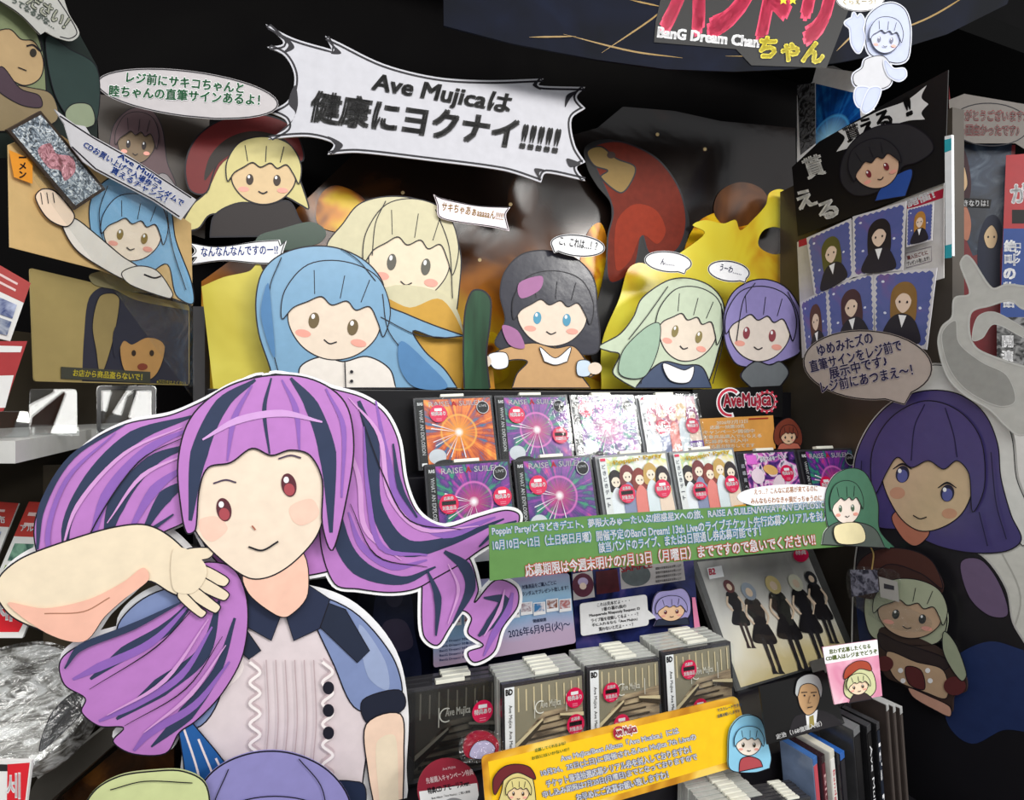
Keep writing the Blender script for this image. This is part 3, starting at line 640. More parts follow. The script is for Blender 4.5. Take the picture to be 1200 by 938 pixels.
def art_deck(c, m, dim):
    c.flat('cover_art', m, [q4(20, 6, 138, 121)])
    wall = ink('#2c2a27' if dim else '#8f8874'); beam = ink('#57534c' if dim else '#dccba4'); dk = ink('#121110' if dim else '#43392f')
    c.flat('cover_art', wall, [[(20, 6), (138, 6), (138, 44), (96, 50), (70, 50), (20, 92)]])
    for x in range(26, 138, 13): c.flat('cover_art', beam, [q4(x, 8 + (x % 5), x + 2.2, 44)])
    for k in range(7): c.flat('cover_art', dk, [[(70 - k * 9, 58 + k * 9), (96 + k * 7, 56 + k * 9), (96 + k * 7, 57.6 + k * 9.6), (70 - k * 9, 59.6 + k * 9.6)]])
    c.flat('cover_art', beam, [[(20, 88), (66, 58), (67, 61), (20, 95)]]); c.flat('cover_art', beam, [[(96, 56), (138, 60), (138, 66), (96, 59)]])
    c.flat('cover_art', dk, [[(20, 95), (67, 61), (67, 66), (20, 106)]]); c.flat('cover_art', dk, [[(96, 59), (138, 66), (138, 74), (96, 63)]])
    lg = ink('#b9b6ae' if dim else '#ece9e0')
    c.text('cover_art', lg, 'Ave Mujica', (62, 46), (98, 46), 13, 0.02); c.flat('cover_art', lg, ribbon(ell(63, 41, 9, 9, 0, 20, 60, 300), 1.6)); c.flat('cover_art', lg, [q4(52, 30, 53, 56)]); c.flat('cover_art', lg, [q4(107, 28, 108, 54)])
def album(kind, label, st=(), tag_=True, veil=False):
    c = Card('album_case', label, 'album', FL); dark = kind.startswith('burst')
    tray(c, CASE if kind not in ('group', 'pink') else CASEG)
    if kind == 'burst_orange': art_burst(c, bo, 1)
    elif kind == 'burst_purple': art_burst(c, bp, 1)
    elif kind == 'group': art_group(c, HAIRS, popb, ink('#e3e4e4')); c.text('cover_art', ink('#d7b31e'), 'Poppin\' Party', (30, 19), (126, 12), 9, 0.04); c.flat('cover_art', ink('#e6a01c'), [q4(112, 104, 138, 121)])
    elif kind == 'pink': art_group(c, ['#d58aa0', '#e0a0a8', '#c06a80', '#e9c9a0', '#9a5a80'], pinkb, ink('#f3f1f2')); c.flat('cover_art', ink('#6a3a9a'), [q4(104, 96, 136, 112)]); c.text('cover_art', WHITE, '通常盤', (107, 108), (133, 108), 8, 0.03)
    elif kind == 'violet':
        c.flat('cover_art', darkpop, [q4(17, 4, 138, 121)]); c.flat('obi_strip', BLACK, [q4(4, 4, 17, 121)]); c.vtext('obi_strip', ink('#c9c9d4'), '超惑星への旅', (10.5, 20), (10.5, 96), 7, 0.03)
        c.text('cover_art', WHITE, '夢限大みゅーたいぷ', (52, 22), (118, 16), 11, 0.04); c.flat('cover_art', ink('#e06ad0'), [q4(20, 7, 44, 24)]); c.flat('cover_art', ink('#f2dce8'), [ell(40, 46, 15, 14), ell(84, 66, 13, 22, 30), ell(76, 40, 12, 9)])
        c.flat('cover_art', ink('#e8b46a'), [ell(72, 36, 17, 9, 15)])
    elif kind in ('deck', 'deck_dim'):
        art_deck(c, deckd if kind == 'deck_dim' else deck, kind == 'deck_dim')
        c.flat('obi_strip', ink('#1b1a1b') if kind == 'deck_dim' else WHITE, [q4(3, 4, 19, 121)])
        if kind == 'deck':
            c.text('obi_strip', LINE, 'BD', (5, 15), (16, 15), 8, 0.06); c.text('obi_strip', ink('#3a3a3a'), 'Ave Mujica  Ave Memoria', (8, 30), (8, 108), 7, 0.012)
    for i, (x, y, so) in enumerate(st): sticker(c, i, x, y, 15.5, so)
    if kind == 'pane': pass
    lid(c, LIDW if veil else LID)
    r = c.done()
    if tag_: add_tag(r)
    return r
def set_album(o, pl, tl, tr, group):
    a, b = pl.world(*tl), pl.world(*tr); X = (b - a); wd = X.length; X.normalize(); N = (pl.N - X * pl.N.dot(X)).normalized(); Y = N.cross(X)
    s = wd / 0.142; M = Matrix.Identity(4); P = (a + b) / 2 - Y * 0.125 * s
    for i, ax in enumerate((X, Y, N)):
        for r in range(3): M[r][i] = ax[r] * s
    M.translation = P; o.matrix_world = M; o['group'] = group
    return M, s
R1, R2 = BW(0.935, 14), BW(0.885, 14)
G1, G2 = 'albums on the upper tier', 'albums on the lower tier'
A = album('burst_orange', 'album with an orange light burst cover, first on the upper tier', [(41, 30, 0)]); set_album(A, R1, (484, 467), (576, 463.5), G1)
A = album('burst_purple', 'album with a greenish purple burst cover and two round stickers, second on the upper tier', [(38, 36, 0), (118, 76, 1)]); set_album(A, R1, (579, 464), (664, 463), G1)
A = album('burst_purple', 'album in glaring crinkled wrap with a washed out cover, third on the upper tier', [(30, 28, 0)], True, True); set_album(A, R1, (667, 463.5), (742, 463), G1)
A = album('pink', 'pale pink album with a small purple box on its cover, last on the upper tier', [(46, 66, 1), (116, 66, 0)], True, True); set_album(A, R1, (744, 464), (814, 462), G1)
A = album('burst_purple', 'album with a purple burst cover, its two stickers level, left end of the lower tier', [(34, 64, 1), (122, 60, 0)]); set_album(A, R2, (497, 545), (597, 538), G2)
A = album('burst_purple', 'album with a purple burst cover and one sticker, second on the lower tier', [(38, 44, 0)]); set_album(A, R2, (601, 539), (692, 533), G2)
A = album('group', 'album with five illustrated girls, third on the lower tier beside the purple burst', [(46, 66, 1), (116, 64, 0)]); set_album(A, R2, (697, 535), (781, 528.5), G2)
A = album('group', 'album with five illustrated girls, fourth on the lower tier beside the violet album', [(46, 72, 1), (116, 66, 0)]); set_album(A, R2, (784, 530), (859, 524.5), G2)
A = album('violet', 'violet and pink collage album, fifth on the lower tier', [(110, 44, 0)]); set_album(A, R2, (862, 530), (931, 527), G2)
A = album('burst_purple', 'album with a purple burst cover half hidden behind the green haired figure', [(50, 66, 0)]); set_album(A, R2, (934, 527.5), (1000, 525), G2)

def stack(first, n, pl, tl, tr, labels, group, sp=0.0112, tagx=(60,)):
    M, s = set_album(first, pl, tl, tr, group); X, Y, N = M.col[0].xyz / s, M.col[1].xyz / s, M.col[2].xyz / s
    hd = Vector((-N.x, -N.y, 0)).normalized()
    for k in range(1, n):
        bx = plain_dim if labels[0] == 'dim' else plain
        M2 = M.copy(); M2.translation = M.translation + hd * sp * s * 1.03 * k + X * random.uniform(-.0012, .0012)
        copy_tree(bx, M2, labels[1] + ' %s behind the front one' % ORD[k], group)
ORD = ['', 'next', 'second', 'third', 'fourth', 'fifth', 'sixth', 'seventh', 'eighth']
def plain_album(m, tagm=True):
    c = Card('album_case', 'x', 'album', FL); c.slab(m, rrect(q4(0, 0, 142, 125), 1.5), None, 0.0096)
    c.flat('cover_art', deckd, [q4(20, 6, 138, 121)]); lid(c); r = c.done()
    if tagm: add_tag(r, 60, 42)
    return r
PALE = ink('#b9bab4', 0.15, 0.1, spec=0.6)
L3 = BW(0.80, 7)
GB = 'albums in the counter bins'
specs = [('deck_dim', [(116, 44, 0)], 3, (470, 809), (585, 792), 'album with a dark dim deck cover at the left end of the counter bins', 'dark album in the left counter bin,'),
         ('deck', [(122, 36, 0), (122, 76, 1)], 6, (588, 803), (684, 787), 'deck cover album with both round stickers at its right edge, behind the yellow banner', 'album in the second counter bin from the left,'),
         ('deck', [(42, 42, 1), (60, 94, 0)], 6, (688, 783), (773, 771), 'deck cover album in the third counter bin with a struck out sticker upper left', 'album in the third counter bin from the left,'),
         ('deck', [(48, 32, 1), (66, 96, 0)], 6, (776, 765), (856, 752), 'deck cover album in the rightmost counter bin beside the grey poster case', 'album in the rightmost counter bin,')]
for i, (kind, st, n, tl, tr, lab, bl) in enumerate(specs):
    f = album(kind, lab, st, i == 0)
    if i == 0: plain_dim = plain_album(CASE); src = plain_dim
    if i == 1: plain = plain_album(PALE)
    stack(f, n, L3 if i else BW(0.825, 5), tl, tr, ('dim' if i == 0 else 'pale', bl), GB)
LS = AT(870, 938, 0.70, YB, 5)
f = plain_album(CASE); f['label'] = 'front album of the low bin under the blue haired girl on the yellow banner'; stack(f, 8, LS, (830, 950), (898, 936), ('pale', 'album in the low bin under the yellow banner,'), 'albums in the low bins')
f = plain_album(CASE); f['label'] = 'front dark album of the low bin beside the blue disc case'; stack(f, 6, LS, (902, 942), (950, 934), ('dim', 'dark album in the low bin beside the blue disc case,'), 'albums in the low bins')
for x in (plain, plain_dim):
    for ch in list(x.children): bpy.data.objects.remove(ch)
    bpy.data.objects.remove(x)

# ================================================================ signs on the tiers
c = Card('green_banner', 'long green paper banner with lines of white lettering in front of the albums', 'banner', BW(0.706), None, 0.0015)
GRN = ink('#5f8a4c', 0.45)
c.slab(GRN, smooth([(573, 616, 1), (680, 606), (777, 599), (880, 593), (975, 588, 1), (1020, 586, 1), (1018, 638, 1), (900, 648), (760, 662), (660, 671), (574, 681, 1)]))
c.slab(WHITE, ell(925, 582, 61, 14, -1)); 
c.text('lettering', ink('#c98a52'), 'えっ…？こんなに応募が来てるのに', (884, 580), (958, 576), 7, 0.02); c.text('lettering', ink('#c98a52'), 'みんなもらわなきゃ損だっちゅうのに…', (880, 591), (968, 587), 7, 0.02)
BL = ink('#3f8fc0')
c.text('lettering', WHITE, "Poppin' Party/どきどきデエト、夢限大みゅーたいぷ/超惑星Xへの旅、RAISE A SUILEN/WHAT AN EXPLOSION", (577, 629), (974, 597), 11.5, 0.02, BL, 0.06)
c.text('lettering', WHITE, '10月10日～12日（土日祝日月曜）開催予定のBanG Dream! 13th Liveのライブチケット先行応募シリアルを封入！', (578, 645), (975, 610), 12, 0.02, BL, 0.06)
c.text('lettering', WHITE, '該当バンドのライブ、または3日間通し券応募可能です！', (702, 648), (891, 628), 12, 0.02, BL, 0.06)
c.text('lettering', WHITE, '応募期限は今週末明けの7月13日（月曜日）までですので急いでください!!', (616, 676), (955, 639), 14.5, 0.025, ink('#c2452e'), 0.06)
figure(c, [(968, 612), (966, 580), (976, 558), (994, 549), (1010, 552), (1020, 566), (1028, 590), (1030, 622), (1050, 645), (1024, 638), (990, 636), (976, 628)], ink('#4b7a62'), (990, 592, 17, 22, -4), '#f4e6da', [(962, 638, 1), (966, 622), (980, 612), (1004, 612), (1024, 620), (1036, 642, 1)], ink('#5c6660'), '#4e6650', 0.9)
c.poly('clothing', ink('#efe3b4'), [(976, 616), (1004, 613), (1010, 634), (980, 636)], True, .7)
c.done()

c = Card('yellow_banner', 'yellow and gold paper banner with white lettering standing before the deck cover albums', 'banner', BW(0.675, 6), None, 0.002)
gold = ramp_mat('gold_border', [(0.35, '#b8791a'), (0.5, '#e0a62c'), (0.65, '#f3cf62')], 14, 2, 0.25)
c.slab(gold, rrect([(564, 887), (864, 816), (884, 893), (572, 983)], 7))
c.poly(None, ink('#f6c51c', 0.4), [(572, 893), (858, 825), (874, 887), (580, 974)], False)
W2 = WHITE; NV = ink('#2a4f9a')
for s_, a_, b_, h_ in [('Ave Mujica/Best Album「Ave Musica」には', (658, 894), (796, 861), 8.5), ('10月24、25日(土日)に開催されるAve Mujica 7th Liveの', (635, 911), (816, 868), 8.5), ('チケット最速抽選応募シリアル券を封入しておりますわ！', (641, 923), (810, 882), 8.5), ('申し込み期限は7月20日(月曜日)までとなっておりますので', (637, 936), (817, 891), 8.5), ('お早めにご応募お願い致しますわ！', (676, 939), (783, 911), 8.5)]:
    c.text('lettering', W2, s_, a_, b_, h_, 0.03, NV, 0.07)
c.text('lettering', ink('#3c7a34'), '応募してくれるよね？', (627, 881), (663, 872), 4, 0.02); c.text('lettering', ink('#3c7a34'), 'お店にはいかないの？', (623, 890), (667, 879), 4, 0.02)
c.text('lettering', ink('#3c5a7a'), 'マスカレードですわ', (840, 834), (868, 827), 4, 0.02); c.text('lettering', ink('#3c5a7a'), '応募お願いしますわ', (840, 841), (866, 834), 4, 0.02)
c.text('logo', ink('#b0203c'), 'Ave Mujica', (720, 865), (746, 859), 11, 0.04, WHITE, 0.12); c.line('logo', ink('#b0203c'), ell(724, 858, 6, 7, 0, 16, 50, 310), 2, False)
figure(c, [(582, 945), (587, 925), (592, 906), (608, 900), (622, 908), (627, 940), (624, 960), (586, 960)], ink('#d8cb86'), (606, 926, 13, 13, 0), '#e9cda4', None, None, '#4a3524', 1, extra=lambda c: c.poly('hair', ink('#6a2428'), [(579, 930), (577, 912), (588, 898), (604, 894), (620, 898), (626, 912), (606, 904), (590, 912)], True, 1), back=ink('#f6c51c'))
figure(c, [(853, 900), (850, 880), (852, 854), (862, 840), (876, 836), (888, 842), (894, 860), (900, 885), (898, 898, 1), (880, 903)], ink('#8cc8e4'), (873, 868, 15, 15, 0), '#f4e6d8', [(862, 902, 1), (864, 888), (874, 884), (886, 888), (890, 896, 1)], ink('#b04a50'), '#3c3420', 1, back=ink('#8cc8e4'))
c.done()

# blue leaflet, dark sample poster, white speech card, lilac cut-out
c = Card('blue_leaflet', 'pale blue and pink leaflet with a 2026 date beside the counter bins', 'leaflet', BW(0.868, 2), None, 0.001)
c.slab(ramp_mat('blue_pink_print', [(0.30, '#b9a3bd'), (0.45, '#8fb6dc'), (0.58, '#a3cbe8'), (0.72, '#8f8dae')], 5, 2, 0.3, 1, 0.4, 0, (1, 1, 1), -0.02, 0.15, 0.35), rrect([(507, 683), (667, 672), (675, 754), (508, 783)], 4))
NVY = ink('#1e2c5c')
c.text('lettering', NVY, '2026年6月9日(火)～', (597, 750), (669, 738), 12, 0.015)
c.text('lettering', ink('#a82a3a'), 'BanG Dream!', (516, 694), (540, 690), 8, 0.03, WHITE, 0.05); c.text('lettering', NVY, '生演画面風メモ', (517, 711), (556, 706), 8, 0.02)
c.text('lettering', NVY, '対象商品をご購入ごとに', (612, 691), (652, 685), 5, 0.01); c.text('lettering', NVY, 'ランダムでプレゼント致します！', (612, 699), (666, 691), 5, 0.01); c.text('lettering', NVY, '開催期間', (625, 730), (640, 728), 4, 0.02)
for k in range(5): c.text('lettering', ink('#2d4a86'), 'BanG Dream! 対象の商品', (515, 754 + k * 5.2), (563, 748 + k * 5.2), 3.2, 0.01)
for x, y, col in [(511, 721, '#6a4a6a'), (527, 719, '#a03a3a'), (544, 717, '#9a4a4a'), (595, 710, '#5a4a5a'), (610, 706, '#7a4a5a'), (625, 706, '#3a7ab0'), (640, 702, '#8a5a4a'), (655, 702, '#b06a6a')]:
    c.flat('thumbnails', WHITE, [[(x - 1, y), (x + 13, y - 1.5), (x + 13.5, y + 13), (x - .5, y + 15)]]); c.flat('thumbnails', ramp_mat('thumb' + col, [(0.4, col), (0.6, '#d8d4dc')], 90, 2, 0.4), [[(x, y + 1), (x + 12, y - .5), (x + 12, y + 9.5), (x, y + 11)]])
c.done()
c = Card('sample_poster', 'dark blue poster with round disc pictures under the green banner', 'poster', BW(0.878, 2), None, 0.001)
c.slab(ramp_mat('midnight_print', [(0.35, '#10142a'), (0.55, '#28306a'), (0.7, '#6a5a9a')], 12, 3, 0.25), [(669, 664), (812, 650), (822, 770), (676, 770)])
for q in ([(671, 673), (694, 669), (697, 700), (672, 704)], [(726, 666), (800, 655), (803, 680), (728, 691)]): c.flat('disc_pictures', ink('#b9b4b4'), [q])
c.flat('disc_pictures', ink('#5a2a3c', 0.3, 0.2), [ell(683, 686, 12.5, 14)]); c.flat('disc_pictures', ink('#b8a8cc'), [ell(683, 682, 6, 5)]); c.flat('disc_pictures', ink('#e8d2c2'), [ell(683, 687, 4, 4)])
c.flat('disc_pictures', ink('#4a1a22', 0.3, 0.3), [[(698, 670), (723, 667), (726, 693), (699, 697)]])
c.flat('disc_pictures', ink('#5c6466', 0.3, 0.2), [ell(745, 674, 17, 13)]); c.text('disc_pictures', ink('#b0283a'), 'SAMPLE', (728, 671), (764, 665), 7, 0.02)
for k in range(4): c.text('disc_pictures', ink('#3a3a3c'), '期間中対象商品をお買い上げ', (768, 668 + k * 5), (798, 664 + k * 5), 3, 0.01)
c.flat('disc_pictures', ink('#e88ab0'), [[(810, 700), (814, 700), (822, 750), (814, 750)]])
c.done()
c = Card('speech_card', 'white rounded speech card with six lines of black lettering above the bins', 'sign', BW(0.858, 2), None, 0.0015)
c.slab(ink('#dededf'), rrect([(679.5, 708), (758, 697), (760.5, 733), (681, 746)], 4)); c.flat(None, ink('#dededf'), [[(758, 714), (769, 724), (759, 727)]])
for k, (t, x0, x1) in enumerate([('これは見本だよ・・・', 700, 738), ('1番の暮れ曲の', 706, 734), ('MasꞮuerade Rhapsody ReꞮuest の'.replace('Ɪ', 'q'), 691, 750), ('ライブ版を収録してるよ・・・？', 693, 748), ('手に入れるなら「Ave Mujica」', 694, 747), ('買わないとだよ・・・？', 702, 742)]):
    yy = 711.5 + k * 5.7; sl = -0.145
    c.text('lettering', LINE, t, (x0, yy + (x0 - 700) * sl), (x1, yy + (x1 - 700) * sl), 4.3, 0.02)
c.done()
c = Card('character_cutout', 'small lilac haired head cut-out beside the white speech card', 'cut-out', BW(0.862, 2), None, 0.0015)
figure(c, [(764, 718), (766, 702), (772, 694), (786, 692), (800, 690), (808, 700), (809, 718), (802, 728), (786, 731), (770, 728)], ink('#a49ccf'), (786, 715, 16, 13, -4), '#eec6a0', [(766, 734, 1), (772, 726), (788, 728), (804, 724), (808, 732, 1)], ink('#2f3648'), '#6a2f38', 0.9, back=ink('#a49ccf')); c.done()

# grey poster case
c = Card('poster_case', 'tilted grey poster in a clear case showing five figures in black', 'poster', AT(857, 790, 0.98, YB, 16), None, 0.012)
c.slab(ink('#4e4d4c', 0.25, 0.08), [(806, 658), (952, 642), (1004, 768), (862, 811)])
mist = ramp_mat('misty_print', [(0.3, '#e0cc98'), (0.48, '#ece5d6'), (0.60, '#cfcbc6'), (0.8, '#8a8884')], 7, 3, 0.3, 1, 0.5, 0, (1, 1, 1), 0.0, 0.2, 0.5)
c.poly('print', mist, [(817, 659), (944, 645), (996, 768), (868, 806)], False)
for (x, y, h, hc) in [(852, 682, 78, '#5a2a2a'), (874, 686, 104, '#8c96a4'), (902, 678, 108, '#c9b47a'), (928, 676, 100, '#d0cdb8'), (946, 672, 82, '#26262c')]:
    sc = h / 100; dx = 0.36
    T = lambda a, b: (x + a * sc + b * sc * dx, y + b * sc)
    kk = ink('#1d1a1d', 0.4, 0.15)
    c.flat('print', kk, [smooth([T(-7, 16), T(-10, 30), T(-6, 40), T(-15, 62), T(-4, 66), T(12, 64), T(8, 40), T(10, 28), T(6, 15)])])
    for lx in (-3, 4): c.flat('print', ink('#3a2c2c' if x == 852 else '#252226'), [[T(lx - 2.4, 62), T(lx + 2.4, 62), T(lx + 2, 96), T(lx + 4, 100), T(lx - 3, 100), T(lx - 1.6, 92)]])
    c.flat('print', ink(hc), [[T(8 * math.cos(t * .4), 7 + 10 * math.sin(t * .4)) for t in range(16)]]); c.flat('print', ink('#d9c0a8'), [[T(3.8 * math.cos(t * .4), 8 + 5 * math.sin(t * .4)) for t in range(16)]])
    for sx in (-1, 1): c.line('print', ink('#d9c0a8'), [T(sx * 8, 22), T(sx * 12, 34), T(sx * 7, 44)], 2.2)
c.flat('print', PINK, [ell(936, 651, 9, 8)]); c.text('print', WHITE, '特典', (930, 651), (942, 650), 5, 0.03)
c.flat('print', WHITE, [[(826, 666), (843, 663), (846, 676), (829, 679)]]); c.text('print', PINK, 'B2', (829, 674), (836, 673), 7, 0.05)
c.flat('print', ink('#5a5754'), [[(945, 775), (962, 770), (966, 788), (950, 790)]])
c.slab(clear('poster_sleeve', 0.0, rough=0.05, veil=0.02), [(808, 658), (951, 643), (1002, 769), (863, 813)], 'sleeve', 0.0006)
c.done()

# black logo board, orange notice with a figure
c = Card('logo_board', 'black board with a red and white band logo at the right end of the riser', 'sign', BW(0.966), None, 0.003)
c.slab(BLACK, [(812, 457), (917, 452), (917, 489), (812, 491)])
LR = ink('#c8324a'); 
c.text('logo', LR, 'AveMujica', (848, 482), (904, 480), 20, 0.035, WHITE, 0.05)
c.line('logo', WHITE, ell(855, 472, 13, 15, 0, 24, 70, 320), 5.5, False); c.line('logo', LR, ell(855, 472, 13, 15, 0, 24, 80, 310), 3, False)
c.line('logo', WHITE, ell(898, 471, 10, 11, 0, 24), 2.4, False, True); c.line('logo', LR, ell(898, 471, 9.6, 10.6, 0, 24), 1.4, False, True)
for k in range(12): c.flat('logo', LR, [ell(898 + 11.5 * math.cos(k * .5236), 471 + 12.5 * math.sin(k * .5236), 1.6, 1.6, 0, 8)])
c.done()
c = Card('orange_notice', 'orange notice with white lettering and a brown haired figure below the black logo board', 'sign', BW(0.962), None, 0.001)
c.slab(ink('#e0a050'), [(818, 491), (906, 487), (909, 526), (820, 532)])
for k, (t, a, b) in enumerate([('2026年7月12日', 840, 876), ('応募〜抽選10名', 832, 872), ('キャンペーン開催中', 824, 884), ('対象商品購入でもらえる', 824, 892), ('応募券を封入中', 826, 876), ('ご応募お待ちしてます', 828, 884)]):
    c.text('lettering', ink('#f8efe0'), t, (a, 498 + k * 5.6), (b, 496 + k * 5.6), 4.5, 0.03)
c.flat('lettering', ink('#a83224'), [[(877, 490.5), (900, 489.4), (900, 491), (877, 492)]])
figure(c, [(908, 520), (907, 504), (914, 494), (924, 490), (933, 496), (939, 508), (938, 522), (924, 526)], ink('#7c3a2a'), (923, 511, 9, 10, 0), '#e9c3a0', [(910, 527, 1), (914, 520), (924, 519), (934, 520), (938, 526, 1)], ink('#c8705c'), '#3a2a1c', 0.8, back=ink('#7c3a2a'))
c.done()

# campaign disc and wrapped badge in front of the dark album
c = Card('campaign_card', 'round dark red and white campaign card in front of the dark album', 'sign', BW(0.755, 5), None, 0.0015)
c.slab(ink('#8f2336'), ell(525, 926, 36, 37))
c.poly(None, ink('#ececec'), [(491, 928), (559, 918), (561, 932), (556, 948), (540, 962), (512, 964), (494, 950)], False)
c.text('lettering', ink('#f4e4e6'), '先着購入キャンペーン特典', (500, 919), (555, 908), 7, 0.02); c.text('lettering', LINE, '特典CD アモーリスver.', (502, 931), (551, 921), 7.5, 0.04)
c.text('lettering', ink('#f0d0d6'), 'Ave Mujica', (519, 904), (534, 901), 4, 0.02); c.text('lettering', ink('#4a4a4a'), 'Best Album「Ave Musica」ご購入者様', (506, 937), (551, 929), 3, 0.01)
c.flat('lettering', ink('#8e8f92'), [ell(532, 944, 13, 9)])
c.done()
c = Card('wrapped_badge', 'small red and lilac badge in clear wrap above the round campaign card', 'badge', BW(0.752, 8), None, 0.004)
c.slab(ink('#a01c38', 0.2), smooth([(543, 878), (548, 864), (560, 858), (574, 860), (584, 870), (582, 884), (566, 890), (548, 888)])); c.poly('print', ink('#b9b2d4'), [(550, 886), (556, 872), (570, 868), (580, 876), (576, 886), (562, 890)], True, .8)
c.slab(clear('badge_wrap', 1.0, rough=0.08, veil=0.08, bscale=60), smooth([(541, 892), (540, 866), (562, 856), (586, 862), (588, 888), (564, 894)]), 'wrap', 0.0005); c.done()

# black card with a grey haired man, pink card
c = Card('portrait_card', 'black card with a grey haired man in a dark suit above the disc cases', 'sign', AT(940, 835, 0.735, YB, 5), None, 0.0015)
c.slab(ink('#0f0f10', 0.3), [(889.5, 805), (966, 786), (990, 848), (899, 873)])
c.poly('print', ink('#232024'), [(924, 864, 1), (930, 842), (944, 836), (958, 832), (976, 838), (988, 849, 1)], True)
c.poly('print', ink('#e8e8ea'), [(944, 838), (958, 832), (956, 850), (946, 856)], False); c.poly('print', ink('#9a8c4a'), [(948, 840), (953, 838), (954, 850), (948, 854)], False)
c.poly('print', ink('#c8a074'), [(934, 812), (938, 802), (950, 799), (959, 804), (960, 820), (954, 834), (945, 838), (937, 828)], True, .9)
c.poly('print', ink('#b9bcbc'), [(931, 812), (934, 797), (946, 790), (958, 793), (963, 806), (961, 818), (957, 806), (948, 801), (938, 804), (934, 816)], True, .9)
for x in (942, 953): c.flat('print', LINE, [ell(x, 815, 1.2, 1.2, 0, 8)]); c.line('print', LINE, [(x - 4, 811.5), (x + 3, 811)], 1)
c.line('print', LINE, [(945, 829), (951, 828)], 1); c.line('print', ink('#8a6a48'), [(948, 815), (946, 823), (949, 823)], .8)
c.text('lettering', ink('#e8e8e8'), '定治（168億購入者）', (909, 866), (962, 850), 6, 0.02)
c.done()
c = Card('pink_card', 'small pink card with white header and a red capped chibi leaning on the portrait card', 'sign', AT(1000, 800, 0.73, YB, 6), None, 0.0015)
c.slab(ramp_mat('pink_hearts_print', [(0.35, '#d98aa8'), (0.6, '#eab0c4'), (0.7, '#f4d6de')], 20, 2, 0.35), [(964, 759), (1028, 750), (1034, 816), (978, 826)])
c.poly(None, WHITE, [(964, 759), (1028, 750), (1029.5, 768), (967, 778.5)], False)
c.text('lettering', ink('#6b7a3a'), '思わず応募したくなる', (972, 767), (1020, 760), 5.5, 0.04); c.text('lettering', ink('#6b7a3a'), 'CD購入はレジまでどうぞ', (968, 775), (1028, 766), 5.5, 0.04)
figure(c, [(990, 815), (989, 800), (996, 786), (1010, 780), (1022, 788), (1026, 806), (1020, 816), (1004, 821)], ink('#cfd0a0'), (1004, 803, 12, 11, -10), '#f2d6b8', [(994, 824, 1), (1000, 814), (1012, 812), (1022, 819, 1)], ink('#3a2a2a'), '#4a3524', .9, extra=lambda c: c.poly('hair', ink('#a5432a'), [(989, 796), (990, 784), (1002, 775), (1016, 776), (1020, 786), (1006, 784)], True, .8), back=ink('#e9b0c4'))
c.done()

# disc cases at the lower right
def disc_case(px, py, depth, wd, ht, dp, yaw, lean, cover, spine, top, label, txt=None, tc=WHITE, cat='disc case'):
    P = AT(px, py, depth).O
    M = Matrix.Translation(P) @ Matrix.Rotation(math.radians(yaw), 4, 'Z') @ Matrix.Rotation(math.radians(lean), 4, 'Y') @ Matrix.Translation((0, 0, -ht))
    r = empty('disc_case', label, cat, M, 'disc cases at the right end of the counter')
    b = bm_obj('case', box(bmesh.new(), -wd, 0, 0.0, dp, 0, ht, 0.0012), ink(cover, 0.2, 0.2, spec=0.5, scale=30), r)
    bm_obj('spine_label', box(bmesh.new(), -wd + .0012, -.0012, -0.0006, -0.0001, .004, ht - .012), ink(spine, 0.35), r)
    bm_obj('top_band', box(bmesh.new(), -wd + .0006, -.0006, -0.0007, dp - .002, ht - .010, ht + .0006, 0.0004), ink(top, 0.25, spec=0.5), r)
    if txt:
        V, Pp = text_mesh(txt, 0); xs = [v[0] for v in V]; ys = [v[1] for v in V]; k = (ht * .62) / (max(xs) - min(xs)); hh = min(wd * .6, (max(ys) - min(ys)) * k); kv = hh / (max(ys) - min(ys))
        W = [(-wd / 2 - hh / 2 + (y - min(ys)) * kv, -0.0008, ht * .9 - .012 - (x - min(xs)) * k) for x, y in V]
        finish('lettering', W, Pp, [tc], [0] * len(Pp), r)
    return r
disc_case(957, 886, 0.745, 0.011, 0.17, 0.05, 30, -8, '#7486a4', '#c4505c', '#3f6aa8', 'blue topped disc case, leftmost of the cases beside the low bin')
disc_case(966, 884, 0.748, 0.010, 0.17, 0.05, 30, -8, '#3a2428', '#5c1c28', '#2a1a1e', 'dark red disc case between the blue topped case and the white spine', 'Blu-ray', ink('#c8a0a0'))
disc_case(977, 878, 0.750, 0.012, 0.175, 0.05, 30, -8, '#d6d4cc', '#e6e4de', '#d6d3c4', 'disc case with a white spine and red vertical lettering', 'Bandge Stage', ink('#c22a3c'))
disc_case(989, 880, 0.752, 0.012, 0.17, 0.05, 30, -8, '#1c1c24', '#2c2a2e', '#2f62b0', 'black disc case with a bright blue top right of the white spine')
disc_case(1007, 850, 0.755, 0.018, 0.19, 0.05, 30, -8, '#3a3a3c', '#161517', '#6f7072', 'thick black disc case with a grey top behind the pink card', None)
disc_case(1020, 848, 0.758, 0.012, 0.19, 0.05, 30, -8, '#1a1a1c', '#0f0e10', '#3b3b3e', 'black case with tall white lettering down its spine', 'Ave Mujica')
disc_case(1030, 846, 0.760, 0.009, 0.19, 0.05, 30, -8, '#1a1a1c', '#1a2130', '#3b3b3e', 'black case with smaller white lettering, right of the tall lettering', "It's M", WHITE)
for i, lab in enumerate(['first of three dark picture cases with silver edges at the far right', 'middle one of three dark picture cases with silver edges at the far right', 'outermost of three dark picture cases with silver edges at the far right']):
    disc_case(1041 + i * 8, 824 + i * 2, 0.765 + .004 * i, 0.008, 0.21, 0.05, 30, -8, '#3d3532', '#4a423e' , '#a9a9a8', lab)

